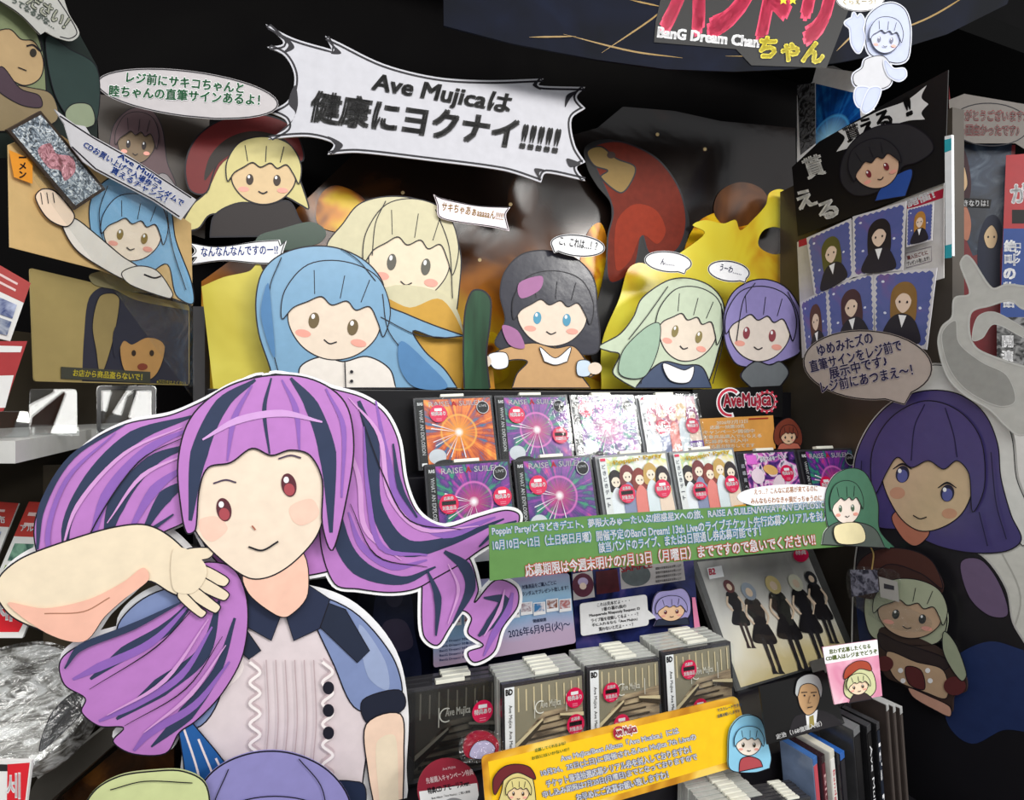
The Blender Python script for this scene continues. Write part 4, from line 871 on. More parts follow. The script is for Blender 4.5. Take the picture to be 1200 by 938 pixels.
# ================================================================ the large purple haired standee
PUR, PUR2, NAVY = film('#b87ac2', 0.06, 0.4), ink('#8d62b4', 0.4), ink('#2f3a55', 0.4)
c = Card('standee', 'large purple haired cut-out standee in a ruffled white blouse at the front left', 'standee', Plane((0, 0.785, 1.4), 25), None, 0.004)
SP = c.pl
def foot(px, pl=None, z=0.8485):
    q = (pl or SP).world(px, 469); return (px, 469 + F * (1.4 - z) / q.y)
head = smooth([(214, 560), (216, 520), (232, 484), (262, 458), (300, 444), (340, 441), (376, 450), (406, 470), (424, 500), (428, 560), (424, 620), (408, 660), (350, 676), (300, 676), (256, 660), (226, 610)])
Lh = smooth([(310, 443), (270, 455), (232, 474), (200, 487), (150, 497), (104, 522), (66, 566), (47, 608), (50, 646), (70, 676), (104, 690), (126, 668), (160, 640), (196, 620), (222, 606), (250, 560), (290, 500)])
Ll = smooth([(222, 660), (226, 690), (196, 712), (150, 734), (104, 748), (76, 768), (80, 796), (104, 812), (100, 828), (120, 844), (148, 846), (136, 862), (158, 876), (196, 876), (212, 852), (232, 838), (262, 806), (286, 760), (290, 700), (270, 660)])
Rh = smooth([(316, 442), (352, 444), (390, 456), (424, 466), (450, 484), (466, 516), (474, 566), (490, 602), (520, 618), (560, 606), (592, 598), (608, 604), (600, 624), (566, 642), (540, 660), (512, 676), (486, 690), (456, 694), (420, 690), (392, 684), (376, 640), (372, 560), (350, 490)])
Rt = smooth([(520, 640), (548, 652), (560, 690), (556, 706), (580, 680), (604, 688), (606, 710), (588, 736), (578, 764), (556, 776), (548, 764), (566, 756), (548, 742), (552, 724), (540, 716), (526, 736), (512, 756), (496, 744), (494, 700), (498, 664)])
arm = smooth([(4, 690), (10, 668), (36, 648), (90, 628), (140, 614), (176, 612), (206, 628), (236, 660), (252, 682), (236, 700), (204, 690), (176, 676), (150, 696), (128, 716), (104, 744), (62, 734), (22, 716)])
torso = smooth([(150, 770), (142, 726), (176, 694), (232, 682), (300, 690), (360, 690), (416, 712), (460, 764), (474, 830), (472, 900), foot(474) + (1,), foot(400) + (1,), foot(320) + (1,), foot(240) + (1,), foot(196) + (1,), (212, 930), (216, 860), (180, 850)])
for q in (torso, Lh, Ll, Rh, Rt, head, arm):
    c.slab(WHITE, q); c.flat(None, WHITE, ribbon(q, 9, True))
def strands(part, lst):
    for m, pts, wd in lst: c.line(part, m, pts, wd)
c.poly('hair', PUR, head, False, 1.8); c.poly('hair', PUR, Rt, False, 1.6); c.poly('hair', PUR, Rh, False, 1.6)
strands('hair', [(NAVY, [(420, 470), (436, 520), (440, 590), (470, 640), (520, 636), (590, 608)], [4, 16, 14, 22, 12, 2]), (PUR2, [(440, 470), (454, 540), (470, 590), (520, 624), (580, 606)], [2, 8, 10, 14, 2]),
                 (NAVY, [(396, 560), (396, 620), (420, 664), (470, 680), (510, 664)], [4, 18, 20, 10, 2]), (PUR2, [(408, 600), (424, 640), (460, 664), (500, 656)], [2, 8, 8, 2]),
                 (NAVY, [(520, 646), (544, 664), (550, 690), (530, 730)], [4, 14, 12, 2]), (NAVY, [(566, 700), (590, 704), (574, 730), (560, 745)], [2, 14, 12, 3]), (PUR2, [(600, 694), (594, 716), (578, 742), (566, 768)], [3, 8, 8, 2])])
LP = ink('#d09ad2', 0.4)
strands('hair', [(LP, [(408, 466), (444, 510), (456, 580), (494, 620), (560, 616)], [1, 5, 6, 5, 1]), (LP, [(400, 500), (420, 560), (428, 620), (470, 656)], [1, 6, 6, 1]), (PUR2, [(426, 500), (430, 570), (446, 640), (500, 650)], [1, 5, 7, 2]), (NAVY, [(460, 520), (468, 570), (488, 606)], [2, 7, 2]),
                 (LINE, [(420, 480), (450, 560), (480, 610), (540, 620)], [.6, 1.6, 1.6, .6]), (LINE, [(410, 590), (440, 650), (500, 664)], [.6, 1.6, .6]), (NAVY, [(500, 668), (512, 700), (510, 744)], [2, 9, 2]), (LP, [(524, 660), (536, 690), (524, 730)], [1, 4, 1]), (LP, [(590, 690), (584, 714), (566, 744)], [1, 5, 1]), (NAVY, [(560, 640), (584, 618), (604, 610)], [2, 6, 2])])
# clothing
c.poly('blouse', ink('#dccfd2'), [(226, 900), (222, 800), (236, 720), (300, 700), (352, 700), (400, 716), (428, 770), (432, 850), (424, 920), foot(430) + (1,), foot(206) + (1,)], True, 1.6)
c.poly('blouse', ink('#f1e6e4'), [(240, 760), (268, 740), (286, 780), (262, 806), (244, 800)], True, 0)
sl = ink('#7d8db8')
c.poly('sleeve', sl, [(146, 764), (140, 730), (176, 696), (234, 684), (258, 720), (262, 800), (236, 848), (190, 846)], True, 1.6); c.poly('sleeve', ink('#6274a6'), [(176, 760), (216, 740), (250, 780), (240, 836), (200, 840)], True, 0)
c.poly('sleeve#2', sl, [(360, 700), (412, 714), (458, 766), (470, 812), (448, 834), (414, 826), (392, 780)], True, 1.6); c.poly('sleeve#2', ink('#98a6c8'), [(420, 730), (450, 772), (454, 806), (430, 790)], True, 0)
c.poly('sleeve#2', ink('#1d2233'), [(424, 818), (466, 806), (472, 828), (432, 846)], True, 1.2)
c.poly('forearm', ink('#f2d3bc'), [(428, 846), (468, 834), (472, 880), foot(471) + (1,), foot(438) + (1,), (430, 900)], True, 1.6); c.poly('forearm', ink('#eddcc2'), [(440, 868), (462, 860), foot(466) + (1,), foot(444) + (1,)], True, 0)
c.poly('vest', ink('#222a3e'), [(238, 700), (258, 690), (306, 760), (292, 770), (250, 730)], False, 1); c.poly('vest#2', ink('#222a3e'), [(356, 694), (404, 712), (432, 760), (418, 774), (372, 730)], False, 1)
c.poly('collar', ink('#28304a'), [(262, 694), (296, 684), (330, 716), (318, 748), (286, 730)], False, 1.2); c.poly('collar#2', ink('#28304a'), [(386, 700), (362, 684), (334, 716), (344, 748), (374, 734)], False, 1.2)
for k in range(6):
    x = 312 + k * 11; c.line('blouse', ink('#b9a4a8'), [(x, 770), (x + 3, 840), (x - 1, 900), (x + 2, 960)], 1.3)
for sx in (300, 384):
    c.line('blouse', ink('#c6b2b6'), [(sx + (6 if k % 2 else -6), 768 + k * 12) for k in range(16)], 2.4)
    c.line('blouse', ink('#f4eceb'), [(sx + (5 if k % 2 else -7), 772 + k * 12) for k in range(16)], 3.4)
bn = ink('#1c1c28', 0.25)
for y in (800, 826, 852, 905): c.flat('button#%d' % y, bn, [ell(384, y + 2, 6.5, 7.5)])
c.poly('skirt', ink('#235a9c'), [(206, 812), (226, 840), (262, 884), (300, 940), foot(306) + (1,), foot(198) + (1,), (220, 930)], True, 1.4)
for k in range(3): c.line('skirt', ink('#e6d9dc'), [(214 + k * 20, 838 + k * 22), (236 + k * 22, 910 + k * 14), foot(246 + k * 24)], 2.6)
c.poly('skirt', ink('#1f2a44'), [(300, 920), (420, 910), foot(428) + (1,), foot(300) + (1,)], True, 1.2)
# left hair masses, arm in front of them
c.poly('hair', PUR, Ll, False, 1.6)
strands('hair', [(NAVY, [(236, 690), (200, 730), (150, 760), (110, 790)], [3, 14, 16, 3]), (NAVY, [(258, 700), (240, 760), (190, 800), (140, 836)], [3, 16, 22, 3]), (NAVY, [(276, 720), (256, 780), (220, 830), (180, 868)], [3, 10, 18, 2]),
                 (PUR2, [(228, 700), (180, 748), (120, 776), (90, 790)], [2, 9, 10, 3]), (PUR2, [(250, 730), (214, 786), (160, 820), (120, 838)], [2, 8, 8, 3]), (PUR2, [(270, 770), (230, 820), (180, 850), (160, 872)], [2, 8, 10, 3])])
c.poly('hair', PUR, Lh, False, 1.6)
strands('hair', [(NAVY, [(226, 488), (160, 512), (110, 560), (82, 620), (96, 680)], [3, 16, 14, 10, 3]), (NAVY, [(226, 520), (180, 540), (140, 590), (126, 650)], [3, 14, 20, 3]), (NAVY, [(228, 560), (196, 580), (168, 626)], [3, 16, 3]), (NAVY, [(150, 497), (90, 534), (56, 590), (50, 640)], [2, 6, 8, 3]),
                 (PUR2, [(230, 500), (176, 526), (128, 580), (106, 660)], [2, 10, 12, 2]), (PUR2, [(228, 540), (184, 572), (150, 630)], [2, 12, 3])])
LP = ink('#d09ad2', 0.4)
strands('hair', [(LP, [(216, 500), (150, 530), (96, 590), (76, 650)], [1, 4, 5, 1]), (LP, [(224, 530), (170, 556), (130, 610)], [1, 5, 1]), (PUR2, [(140, 506), (84, 560), (62, 630), (84, 676)], [1, 5, 6, 1]), (NAVY, [(206, 600), (150, 640), (112, 676)], [2, 9, 2]),
                 (LP, [(246, 720), (196, 790), (130, 830)], [1, 5, 1]), (LP, [(266, 750), (226, 806), (172, 850)], [1, 5, 1]), (LINE, [(236, 700), (186, 752), (110, 800)], [.6, 1.6, .6]), (LINE, [(262, 740), (220, 800), (150, 842)], [.6, 1.6, .6]), (LINE, [(226, 508), (166, 540), (112, 620), (104, 670)], [.6, 1.6, 1.6, .6]),
                 (NAVY, [(216, 700), (160, 728), (100, 752), (82, 776)], [2, 8, 8, 2])])
c.poly('arm', ink('#eadabf'), arm, False, 1.8)
for k, (fx, fy, gx, gy, wd) in enumerate([(240, 664, 268, 676, 13), (236, 676, 268, 692, 13), (228, 686, 258, 706, 13), (216, 690, 242, 712, 11), (222, 646, 250, 644, 13)]):
    fp = smooth([(fx - wd * .1, fy - wd / 2), (gx - 4, gy - wd / 2), (gx + 2, gy), (gx - 5, gy + wd / 2), (fx - wd * .4, fy + wd / 2)])
    c.poly('hand/finger#%d' % k if k < 4 else 'hand/thumb', ink('#eadabf'), fp, False, 1.4)
c.poly('hand', ink('#eadabf'), [(206, 640), (228, 642), (244, 660), (240, 678), (226, 690), (206, 684)], True, 0)
c.poly('arm', ink('#efb9a4'), [(18, 700), (60, 706), (110, 696), (150, 676), (172, 660), (178, 674), (150, 696), (128, 716), (104, 744), (62, 734)], True, 0); c.line('arm', ink('#a9775f'), [(60, 712), (104, 710), (134, 694)], 1.4)
# head
# neck
c.poly('neck', ink('#f2c3ae'), [(288, 664), (350, 640), (360, 690), (338, 716), (322, 714), (292, 690)], True, 1.2)
sk = ink('#ecdac6', 0.45)
face = [(222, 590), (226, 552), (256, 520), (300, 504), (344, 506), (372, 530), (380, 576), (372, 620), (346, 652), (318, 670), (292, 672), (260, 650), (234, 622)]
c.poly('face', sk, face, True, 1.6)
c.poly('face', ink('#f4c9b6'), [(236, 606), (256, 602), (268, 616), (252, 630), (240, 624)], True, 0); c.poly('face', ink('#f4c9b6'), [(340, 590), (364, 582), (372, 600), (354, 612), (342, 606)], True, 0)
for ex, ey in ((264, 594), (338, 566)):
    E = 'face/eye#%d' % ex
    c.flat(E, ink('#5a2a34'), [ell(ex, ey, 8.5, 13.5, -12)]); c.flat(E, ink('#a84a52'), [ell(ex + .5, ey + 5, 6, 7, -12)]); c.flat(E, WHITE, [ell(ex - 3, ey - 6, 3, 3.6)])
    c.line('face', ink('#4a3a52'), [(ex - 12, ey - 30), (ex + 2, ey - 34), (ex + 14, ey - 31)], 1.8)
c.line('face', ink('#a9654f'), [(296, 612), (300, 617)], 1.8); c.line('face/mouth', LINE, [(292, 636), (308, 640), (326, 630)], 2)
c.poly('hair', PUR, [(216, 596), (212, 540), (226, 490), (264, 456), (316, 441), (366, 446), (402, 472), (412, 520), (404, 580), (388, 640), (376, 610), (376, 560), (362, 532), (340, 526), (318, 532), (296, 524), (272, 540), (246, 546), (236, 572), (232, 616), (222, 620)], True, 1.8)
strands('hair', [(NAVY, [(300, 446), (262, 474), (236, 530), (226, 606)], [3, 16, 20, 4]), (NAVY, [(340, 444), (364, 476), (382, 530), (386, 620)], [3, 16, 20, 4]), (NAVY, [(318, 444), (310, 480), (316, 530)], [2, 5, 2]), (PUR2, [(330, 446), (346, 480), (350, 526)], [2, 7, 2]), (PUR2, [(296, 452), (276, 490), (268, 538)], [2, 7, 2]), (PUR2, [(380, 456), (400, 500), (398, 580)], [2, 6, 2])])
c.line('hair', ink('#cfa0d8'), [(240, 514), (280, 492), (330, 484), (376, 494)], [2, 8, 8, 2])
c.done()

# two round headed cut-outs whose tops show at the bottom edge
c = Card('character_cutout', 'pale green haired cut-out peeking up at the bottom edge before the big standee', 'cut-out', Plane((0, 0.735, 1.4), 25), 'cut-outs in front of the standee', 0.003)
figure(c, [(96, 960), (110, 928), (140, 910), (180, 904), (214, 904), (240, 918), (246, 950), foot(240, Plane((0, .735, 1.4), 25)) + (1,), foot(104, Plane((0, .735, 1.4), 25)) + (1,)], ink('#cbd49a'), (172, 1000, 48, 46, 0), SKIN, None, None, '#6a6a3a', 1.8, back=ink('#b9c48a'), border=1,
       strands=[[(130, 924), (170, 914), (226, 916)], [(124, 940), (110, 980)]]); c.done()
c = Card('character_cutout', 'lilac haired cut-out with a big rounded head at the bottom edge before the big standee', 'cut-out', Plane((0, 0.745, 1.4), 25), 'cut-outs in front of the standee', 0.003)
figure(c, [(226, 1000), (228, 940), (250, 904), (290, 884), (336, 882), (380, 900), (408, 934), (414, 980), foot(404, Plane((0, .745, 1.4), 25)) + (1,), foot(236, Plane((0, .745, 1.4), 25)) + (1,)], ink('#8d88c0'), (322, 985, 62, 40, 0), SKIN, None, None, '#4a3a6a', 1.8, back=ink('#8d88c0'), border=1,
       strands=[[(268, 900), (248, 950), (246, 1000)], [(350, 888), (376, 920), (384, 960)]]); c.done()

# ================================================================ left side
GLS = 'cards on the left side panel'
tanbg = ink('#cfae78', 0.3, 0.06, 0.1)
c = Card('character_poster', 'tan poster with a light blue haired figure under the glittering card at the left', 'poster', LW(0.02), None, 0.0015)
c.slab(tanbg, [(10, 170), (60, 150), (130, 200), (224, 262), (226, 358), (118, 317), (12, 290)])
figure(c, [(104, 250), (110, 226), (130, 208), (160, 206), (186, 220), (200, 246), (206, 282), (224, 330), (226, 356), (206, 346), (196, 310), (170, 322), (128, 312), (110, 284)], ink('#7fb0d4'), (155, 272, 34, 34, 10), '#f1dfca', None, None, '#8a733a', 1.4, back=tanbg,
       strands=[[(124, 218), (114, 250), (120, 290)], [(192, 236), (200, 290), (216, 340)]])
c.poly('sleeve', ink('#e4ddd4'), [(70, 262), (84, 256), (104, 270), (140, 300), (162, 316), (150, 330), (110, 310), (84, 290)], True, 1.4)
c.poly('sleeve#2', ink('#e4ddd4'), [(140, 320), (160, 312), (182, 318), (200, 344), (196, 350), (150, 334)], True, 1.2); c.line('sleeve#2', LINE, [(166, 322), (178, 326), (186, 324)], 2)
c.poly('hand', ink('#f1d8c0'), [(38, 232), (46, 222), (60, 224), (74, 238), (84, 254), (74, 266), (52, 256)], True, 1.4)
for k in range(3): c.line('hand', LINE, [(46 + k * 7, 240 - k * 1), (44 + k * 7, 226)], 1)
c.flat('label_tag', ink('#e0912a'), [[(6, 176), (34, 188), (34, 216), (12, 208)]]); c.vtext('label_tag', LINE, 'ーメン', (22, 180), (22, 210), 8, 0.03)
c.done()
c = Card('glitter_card', 'rectangular silver glitter card with a dark frame and pink flower pattern at the left', 'card', LW(0.03), None, 0.003)
glit = ramp_mat('silver_glitter', [(0.35, '#3c4650'), (0.5, '#8a97a4'), (0.62, '#dfe6ea')], 160, 4, 0.15, None, 2, 0.9)
c.slab(ink('#3a3029', 0.3), [(8, 152), (48, 130), (124, 222), (88, 246)]); c.flat('glitter', glit, [[(13, 153), (48, 134.5), (119, 221), (88, 241)]])
pk = ramp_mat('pink_glitter', [(0.35, '#7a4a50'), (0.6, '#c9909a')], 120, 3, 0.2, None, 2, 0.6)
c.poly('glitter', pk, [(44, 176), (58, 168), (66, 180), (84, 184), (88, 200), (76, 212), (70, 200), (56, 196)]); c.done()
c = Card('jagged_sign', 'slanting white jagged sign with blue lettering and glare over the light blue haired figure', 'sign', LW(0.04), None, 0.0015)
c.slab(film('#c9c8cc', 0.6, 0.12), [(64, 128), (88, 146), (100, 148), (106, 158), (150, 182), (230, 234), (212, 258), (180, 236), (112, 200), (98, 190), (84, 172), (76, 146)])
c.line('border_line', LINE, [(70, 136), (110, 162), (160, 190), (224, 232)], 1.6, False); c.line('border_line', LINE, [(84, 172), (112, 198), (180, 234), (210, 254)], 1.6, False)
BLU = ink('#1f479c'); 
c.text('lettering', BLU, 'Ave Mujica', (136, 186), (187, 218), 8, 0.03, WHITE, .05); c.text('lettering', BLU, 'CDお買い上げで入場券ランダムで', (96, 172), (212, 242), 8, 0.03, WHITE, .05); c.text('lettering', BLU, '貰えるチャンス！', (128, 202), (192, 238), 8, 0.03, WHITE, .05); c.done()
c = Card('subtitle_poster', 'dull tan poster with a black haired shadowed figure and a yellow subtitle', 'poster', LW(0.0), None, 0.0015)
dull = ink('#9c8a58', 0.4, 0.05)
c.slab(dull, rrect([(35, 314), (222, 358), (222, 452), (40, 447)], 4))
c.poly('print', ink('#2b2b38'), [(96, 447, 1), (98, 400), (104, 350), (124, 336), (160, 352), (221, 364, 1), (221, 451, 1)], True)
c.poly('print', ink('#8f7d50'), [(108, 380), (116, 348), (132, 344), (140, 352), (132, 400), (118, 440), (112, 410)], True, 1)
c.poly('print', ink('#b08550'), [(140, 412), (144, 392), (166, 384), (190, 394), (192, 416), (182, 440), (164, 448), (146, 436)], True, 1)
c.poly('print', ink('#2b2b38'), [(134, 420), (134, 384), (166, 368), (198, 384), (198, 424), (190, 402), (172, 396), (154, 404), (144, 400)], True)
for x in (156, 177): c.flat('print', ink('#33261e'), [ell(x, 414, 2.6, 3.6)])
c.flat('print', ink('#7c3a2a'), [ell(166, 430, 6, 4)])
c.flat('print', ink('#8b8260'), [smooth([(104, 322), (130, 318), (186, 338), (180, 344), (140, 340), (110, 334)])])
c.flat('subtitle', ink('#3d3d34'), [[(70, 430), (175, 436), (175, 449), (70, 444)]]); c.text('subtitle', ink('#d9c83a'), 'お店から商品盗らないで！', (84, 441), (165, 446), 8, 0.02); c.text('subtitle', ink('#a89a3a'), '※万引きはよくない', (182, 450), (216, 452), 5, 0.02)
c.done()
# clear bag over both
c = Card('clear_bag', 'clear crinkled plastic bag hanging over the tan posters at the left', 'bag', LW(0.065), None, 0.0008)
c.slab(clear('left_wrap', 0.45, rough=0.12, veil=0.03, bscale=12), rrect([(40, 205), (190, 225), (226, 352), (228, 470), (36, 462)], 5)); c.done()
c = Card('character_poster', 'upper left corner poster with a grey green haired figure in a dark hood', 'poster', LW(0.0), None, 0.0015)
c.slab(ink('#1d2724'), [(-60, -60), (60, -20), (114, 78), (114, 170), (60, 190), (-60, 180)])
c.poly('hair', ink('#7c8664'), [(-60, 10), (0, 0), (30, 20), (48, 50), (54, 110), (50, 140), (30, 110), (-60, 120)], True, 1.2)
c.poly('face', ink('#b59a72'), [(-20, 34), (10, 34), (36, 44), (50, 70), (46, 92), (26, 100), (0, 84), (-20, 70)], True, 1.2)
c.poly('hair', ink('#7c8664'), [(-20, 0), (20, 10), (40, 34), (48, 60), (38, 48), (24, 46), (10, 34), (-20, 36)], True, 1)
c.flat('face', ink('#2e2a24'), [ell(38, 62, 4, 5)]); c.line('face', LINE, [(30, 54), (38, 53), (46, 60)], 2); c.line('face', LINE, [(20, 79), (30, 83)], 1.2)
c.poly('clothing', ink('#8a7a5c'), [(-20, 100), (40, 104), (60, 112), (66, 140), (40, 150), (-20, 150)], True, 1); c.poly('clothing', ink('#4a3a44'), [(0, 78), (22, 104), (44, 112), (46, 126), (20, 122), (-10, 100)], True, 1)
c.poly('clothing', ink('#2c3d3a'), [(52, 44), (80, 58), (112, 80), (112, 140), (90, 150), (62, 110)], True, 1)
c.poly('clothing', ink('#8f9a80'), [(74, 134), (84, 122), (104, 124), (108, 146), (84, 150)], True, 1)
c.done()
p = [(-40, -40), (60, -40), (80, 14), (92, 36), (88, 48), (74, 46), (54, 38), (47, 42), (28, 22), (-40, -20)]
c = Card('speech_sign', 'white oval sign with outlined lettering at the upper left corner', 'sign', LW(0.015), None, 0.0015)
c.slab(ink('#b7b7b2'), smooth([(-40, -40, 1), (64, -40, 1), (80, 14), (93, 38), (84, 48), (66, 44), (53, 37, 1), (47, 41, 1), (22, 16), (-40, -24, 1)]))
c.line('border_line', LINE, [(64, -6), (80, 18), (90, 38), (82, 45), (70, 43)], 1.2); c.line('border_line', LINE, [(47, 41), (22, 16), (-6, -2)], 1.2)
c.text('lettering', ink('#c7c9b8'), 'ださい！', (30, 4), (74, 34), 15, 0.02, ink('#2b342c'), 0.06); c.text('lettering', ink('#66706a'), 'ってなるかな…', (12, 2), (62, 34), 7, 0.04)
c.done()
c = Card('character_poster', 'dim brown poster of a mauve haired figure between the left posters and the red cap', 'poster', AT(170, 180, 0.86, 35), None, 0.0015)
c.slab(ink('#2f241a', 0.4), [(113, 110), (246, 128), (240, 280), (120, 240)])
figure(c, [(128, 196), (132, 150), (152, 128), (176, 128), (190, 150), (196, 190), (206, 220), (180, 226), (140, 216)], ink('#5c464a'), (160, 166, 22, 26, 6), '#7c6850', [(130, 216), (150, 204), (180, 208), (206, 236), (170, 236, 1), (140, 226, 1)], ink('#241a1e'), '#241a1c', 1, back=ink('#2f241a'))
c.poly('clothing', ink('#8c8688'), [(186, 206), (196, 206), (212, 232), (206, 252), (190, 240)], True, .8)
c.done()

# left shelving
sh = bm_obj('left_shelf', prism(bmesh.new(), [(-0.485, 0.50), (-0.575, 0.70), (-0.60, 0.95), (-1.15, 0.95), (-1.15, 0.50)], 1.338, 1.360), ink('#c9c9c6', 0.35), None)
tag(sh, 'pale grey shelf board under the tan posters at the left', 'shelf')
struct('trim_1', prism(bmesh.new(), [(-0.545, 0.89), (-0.525, 0.89), (-0.525, 0.875), (-0.545, 0.875)], 0.0, 1.56), grey_metal)
acr = clear('clear_acrylic', 0.0, rough=0.02, veil=0.06)
def acrylic(px, py, depth, yaw, wpx, hpx, label, frame=None):
    pl = AT(px, py, depth, yaw, 18)
    c = Card('display_easel', label, 'display stand', pl, 'display stands on the left shelf', 0.003)
    c.slab(acr, rrect([(px - wpx / 2, py - hpx), (px + wpx / 2, py - hpx), (px + wpx / 2, py), (px - wpx / 2, py)], 5))
    if frame: c.flat('frame', ink('#0d0d0f', 0.2), ribbon(rrect([(px - wpx / 2 + 3, py - hpx + 3), (px + wpx / 2 - 3, py - hpx + 3), (px + wpx / 2 - 3, py - 2), (px - wpx / 2 + 3, py - 2)], 4), 5, True))
    c.slab(acr, [(px - wpx / 2, py - 10), (px + wpx / 2, py - 10), (px + wpx / 2, py), (px - wpx / 2, py)], 'lip', 0.012)
    c.done()
acrylic(62, 508, 0.585, 30, 56, 52, 'clear acrylic display stand under the tan poster at the left')
acrylic(148, 508, 0.68, 20, 70, 56, 'dark framed acrylic display stand behind the standee hair', True)
acrylic(14, 512, 0.54, 40, 40, 30, 'low clear acrylic display stand at the left frame edge')
WH = ink('#e6e6e4', 0.4)
def leaflet(quad, label, plane, head='#a2343a', rows=2, group='red and white leaflets at the left', hh=.3, txt=None):
    c = Card('leaflet', label, 'leaflet', plane, group, 0.002); c.slab(WH, quad)
    L = lambda a, b: tuple(quad[0][i] * (1 - a) * (1 - b) + quad[1][i] * a * (1 - b) + quad[2][i] * a * b + quad[3][i] * (1 - a) * b for i in (0, 1))
    c.flat('header', ink(head), [[L(0, 0), L(1, 0), L(1, hh), L(0, hh)]])
    for k in range(2): c.flat('header', ink('#e6c9c6'), [[L(.1, hh * (.3 + .3 * k)), L(.85, hh * (.3 + .3 * k)), L(.85, hh * (.4 + .3 * k)), L(.1, hh * (.4 + .3 * k))]])
    for r in range(rows):
        for q in range(2):
            a, b = .08 + q * .46, hh + .08 + r * (1 - hh - .1) / rows; e = (1 - hh - .2) / rows
            c.flat('pictures', ramp_mat('leaf_pic%d' % ((r * 2 + q) % 4), [(0.35, ['#2f5a50', '#3c4a7a', '#5a7a2a', '#4a5a80'][(r * 2 + q) % 4]), (0.6, ['#7aa890', '#b9c2dc', '#b2cc6a', '#c2c8d0'][(r * 2 + q) % 4])], 60, 3, 0.4), [[L(a, b), L(a + .38, b), L(a + .38, b + e), L(a, b + e)]])
    if txt: c.text('lettering', WHITE, txt, L(.1, hh * .85), L(.92, hh * .85), 8, 0.03)
    c.done()
leaflet([(-50, 282), (36, 332), (12, 400), (-70, 380)], 'red headed leaflet with green pictures at the left frame edge above the shelf', LW(0.035), '#b04a48', 2, hh=.34)
c = Card('leaflet', 'dull red box card at the left frame edge under the green pictured leaflet', 'leaflet', LW(0.045), 'red and white leaflets at the left', 0.004)
c.slab(ink('#a83a3c'), [(-50, 400), (32, 400), (4, 482), (-50, 490)]); c.flat('header', WH, [[(-50, 404), (26, 406), (24, 413), (-50, 413)], [(-50, 442), (16, 440), (6, 478), (-50, 480)]]); c.done()
for i, q in enumerate([(([(-60, 584), (22, 590), (-6, 660), (-80, 660)]), 'dark red leaflet at the left frame edge below the shelf'), ([(34, 588), (86, 592), (58, 690), (-10, 690)], 'red leaflet with blue pictures leaning behind the raised elbow of the standee')]):
    leaflet(q[0], q[1], AT(20, 640, 0.62, 10, 20), '#b8352c', 2, hh=.4, txt='アルバム発売')
c = Card('price_sign', 'red price sign with white strokes beside the raised elbow of the standee', 'sign', AT(15, 715, 0.54, 10), 'red price signs at the left frame edge', 0.003)
c.slab(WH, [(-60, 690), (40, 686), (38, 720), (26, 748), (-60, 748)]); c.flat('lettering', ink('#d5222e'), [[(-60, 688), (36, 690), (32, 722), (22, 741), (-60, 741)]]); c.text('lettering', WHITE, '제', (-6, 728), (14, 728), 26, 0.03); c.done()
c = Card('price_sign', 'red and black price sign at the lower left corner of the photo', 'sign', AT(10, 920, 0.46, 10), 'red price signs at the left frame edge', 0.003)
c.slab(WH, [(-60, 892), (37, 892), (30, 946), (26, 970), (-60, 970)]); c.flat('lettering', ink('#d5222e'), [[(9, 896), (35, 894), (29, 944), (8, 950)]]); c.flat('lettering', ink('#2a2628'), [[(-60, 894), (9, 896), (9, 904), (-60, 904)]]); c.text('lettering', WHITE, '세', (8, 936), (24, 936), 30, 0.03); c.done()
# wrapped bundle, metal rail, panels at lower left
bd = Card('wrapped_bundle', 'heap of albums in shiny crumpled plastic wrap at the lower left', 'package', AT(60, 830, 0.62, 20, 45), None, 0.05)
wrapm = ramp_mat('silver_wrap', [(0.32, '#5b5852'), (0.45, '#a5a39e'), (0.55, '#e9e9e7'), (0.66, '#f4f4f4'), (0.74, '#8a8780')], 26, 6, 0.1, None, 2.2, 0.9, (1, 2, 1), spec=0.8)
bd.slab(wrapm, smooth([(-60, 790), (0, 764), (50, 756), (86, 770), (104, 800), (96, 840), (60, 880), (20, 900), (-60, 900)]))
bd.poly('inner_case', ink('#3a3a3c', 0.2), [(46, 880), (60, 838), (84, 814), (100, 816), (96, 836), (66, 866)], True, 1.2)
bd.slab(clear('bundle_wrap', 1.0, rough=0.1, veil=0.12, bscale=22), smooth([(-60, 786), (0, 760), (50, 752), (90, 766), (108, 800), (98, 842), (60, 882), (20, 904), (-60, 904)]), 'wrap', 0.001)
bd.done()
c = Card('shelf_rail', 'grey metal shelf rail running up to the right at the lower left', 'rail', AT(100, 890, 0.68, -10), None, 0.012)
c.slab(ink('#77746e', 0.3, 0.05, metal=0.6), [(30, 938), (44, 912), (158, 824), (176, 836), (60, 938), (24, 990)]); c.flat('edge', ink('#c9c7c2', 0.25), ribbon([(44, 912), (158, 824)], 3)); c.done()
c = Card('slotted_post', 'dark slotted shelf post behind the curls at the left of the standee', 'post', AT(225, 840, 0.82, 0), None, 0.01)
c.slab(ink('#56534e', 0.4, metal=0.3), [(206, 640), (236, 640), (236, 1010), (206, 1010)])
for k in range(14): c.flat('slots', BLACK, [[(212 + 10 * q, 650 + k * 24), (216 + 10 * q, 650 + k * 24), (216 + 10 * q, 664 + k * 24), (212 + 10 * q, 664 + k * 24)] for q in (0, 1)])
c.done()
c = Card('cardboard_panel', 'brown cardboard panel of the left shelving below the pale shelf', 'panel', AT(60, 700, 0.78, 12), None, 0.006)
c.slab(ramp_mat('brown_board', [(0.3, '#4c4234'), (0.7, '#655945')], 5, 4, 0.45), [(-80, 548), (204, 542), (204, 770), (-80, 770)]); c.done()
c = Card('amber_display', 'dim amber print behind the metal rail at the lower left', 'poster', AT(120, 900, 0.74, 0), None, 0.003)
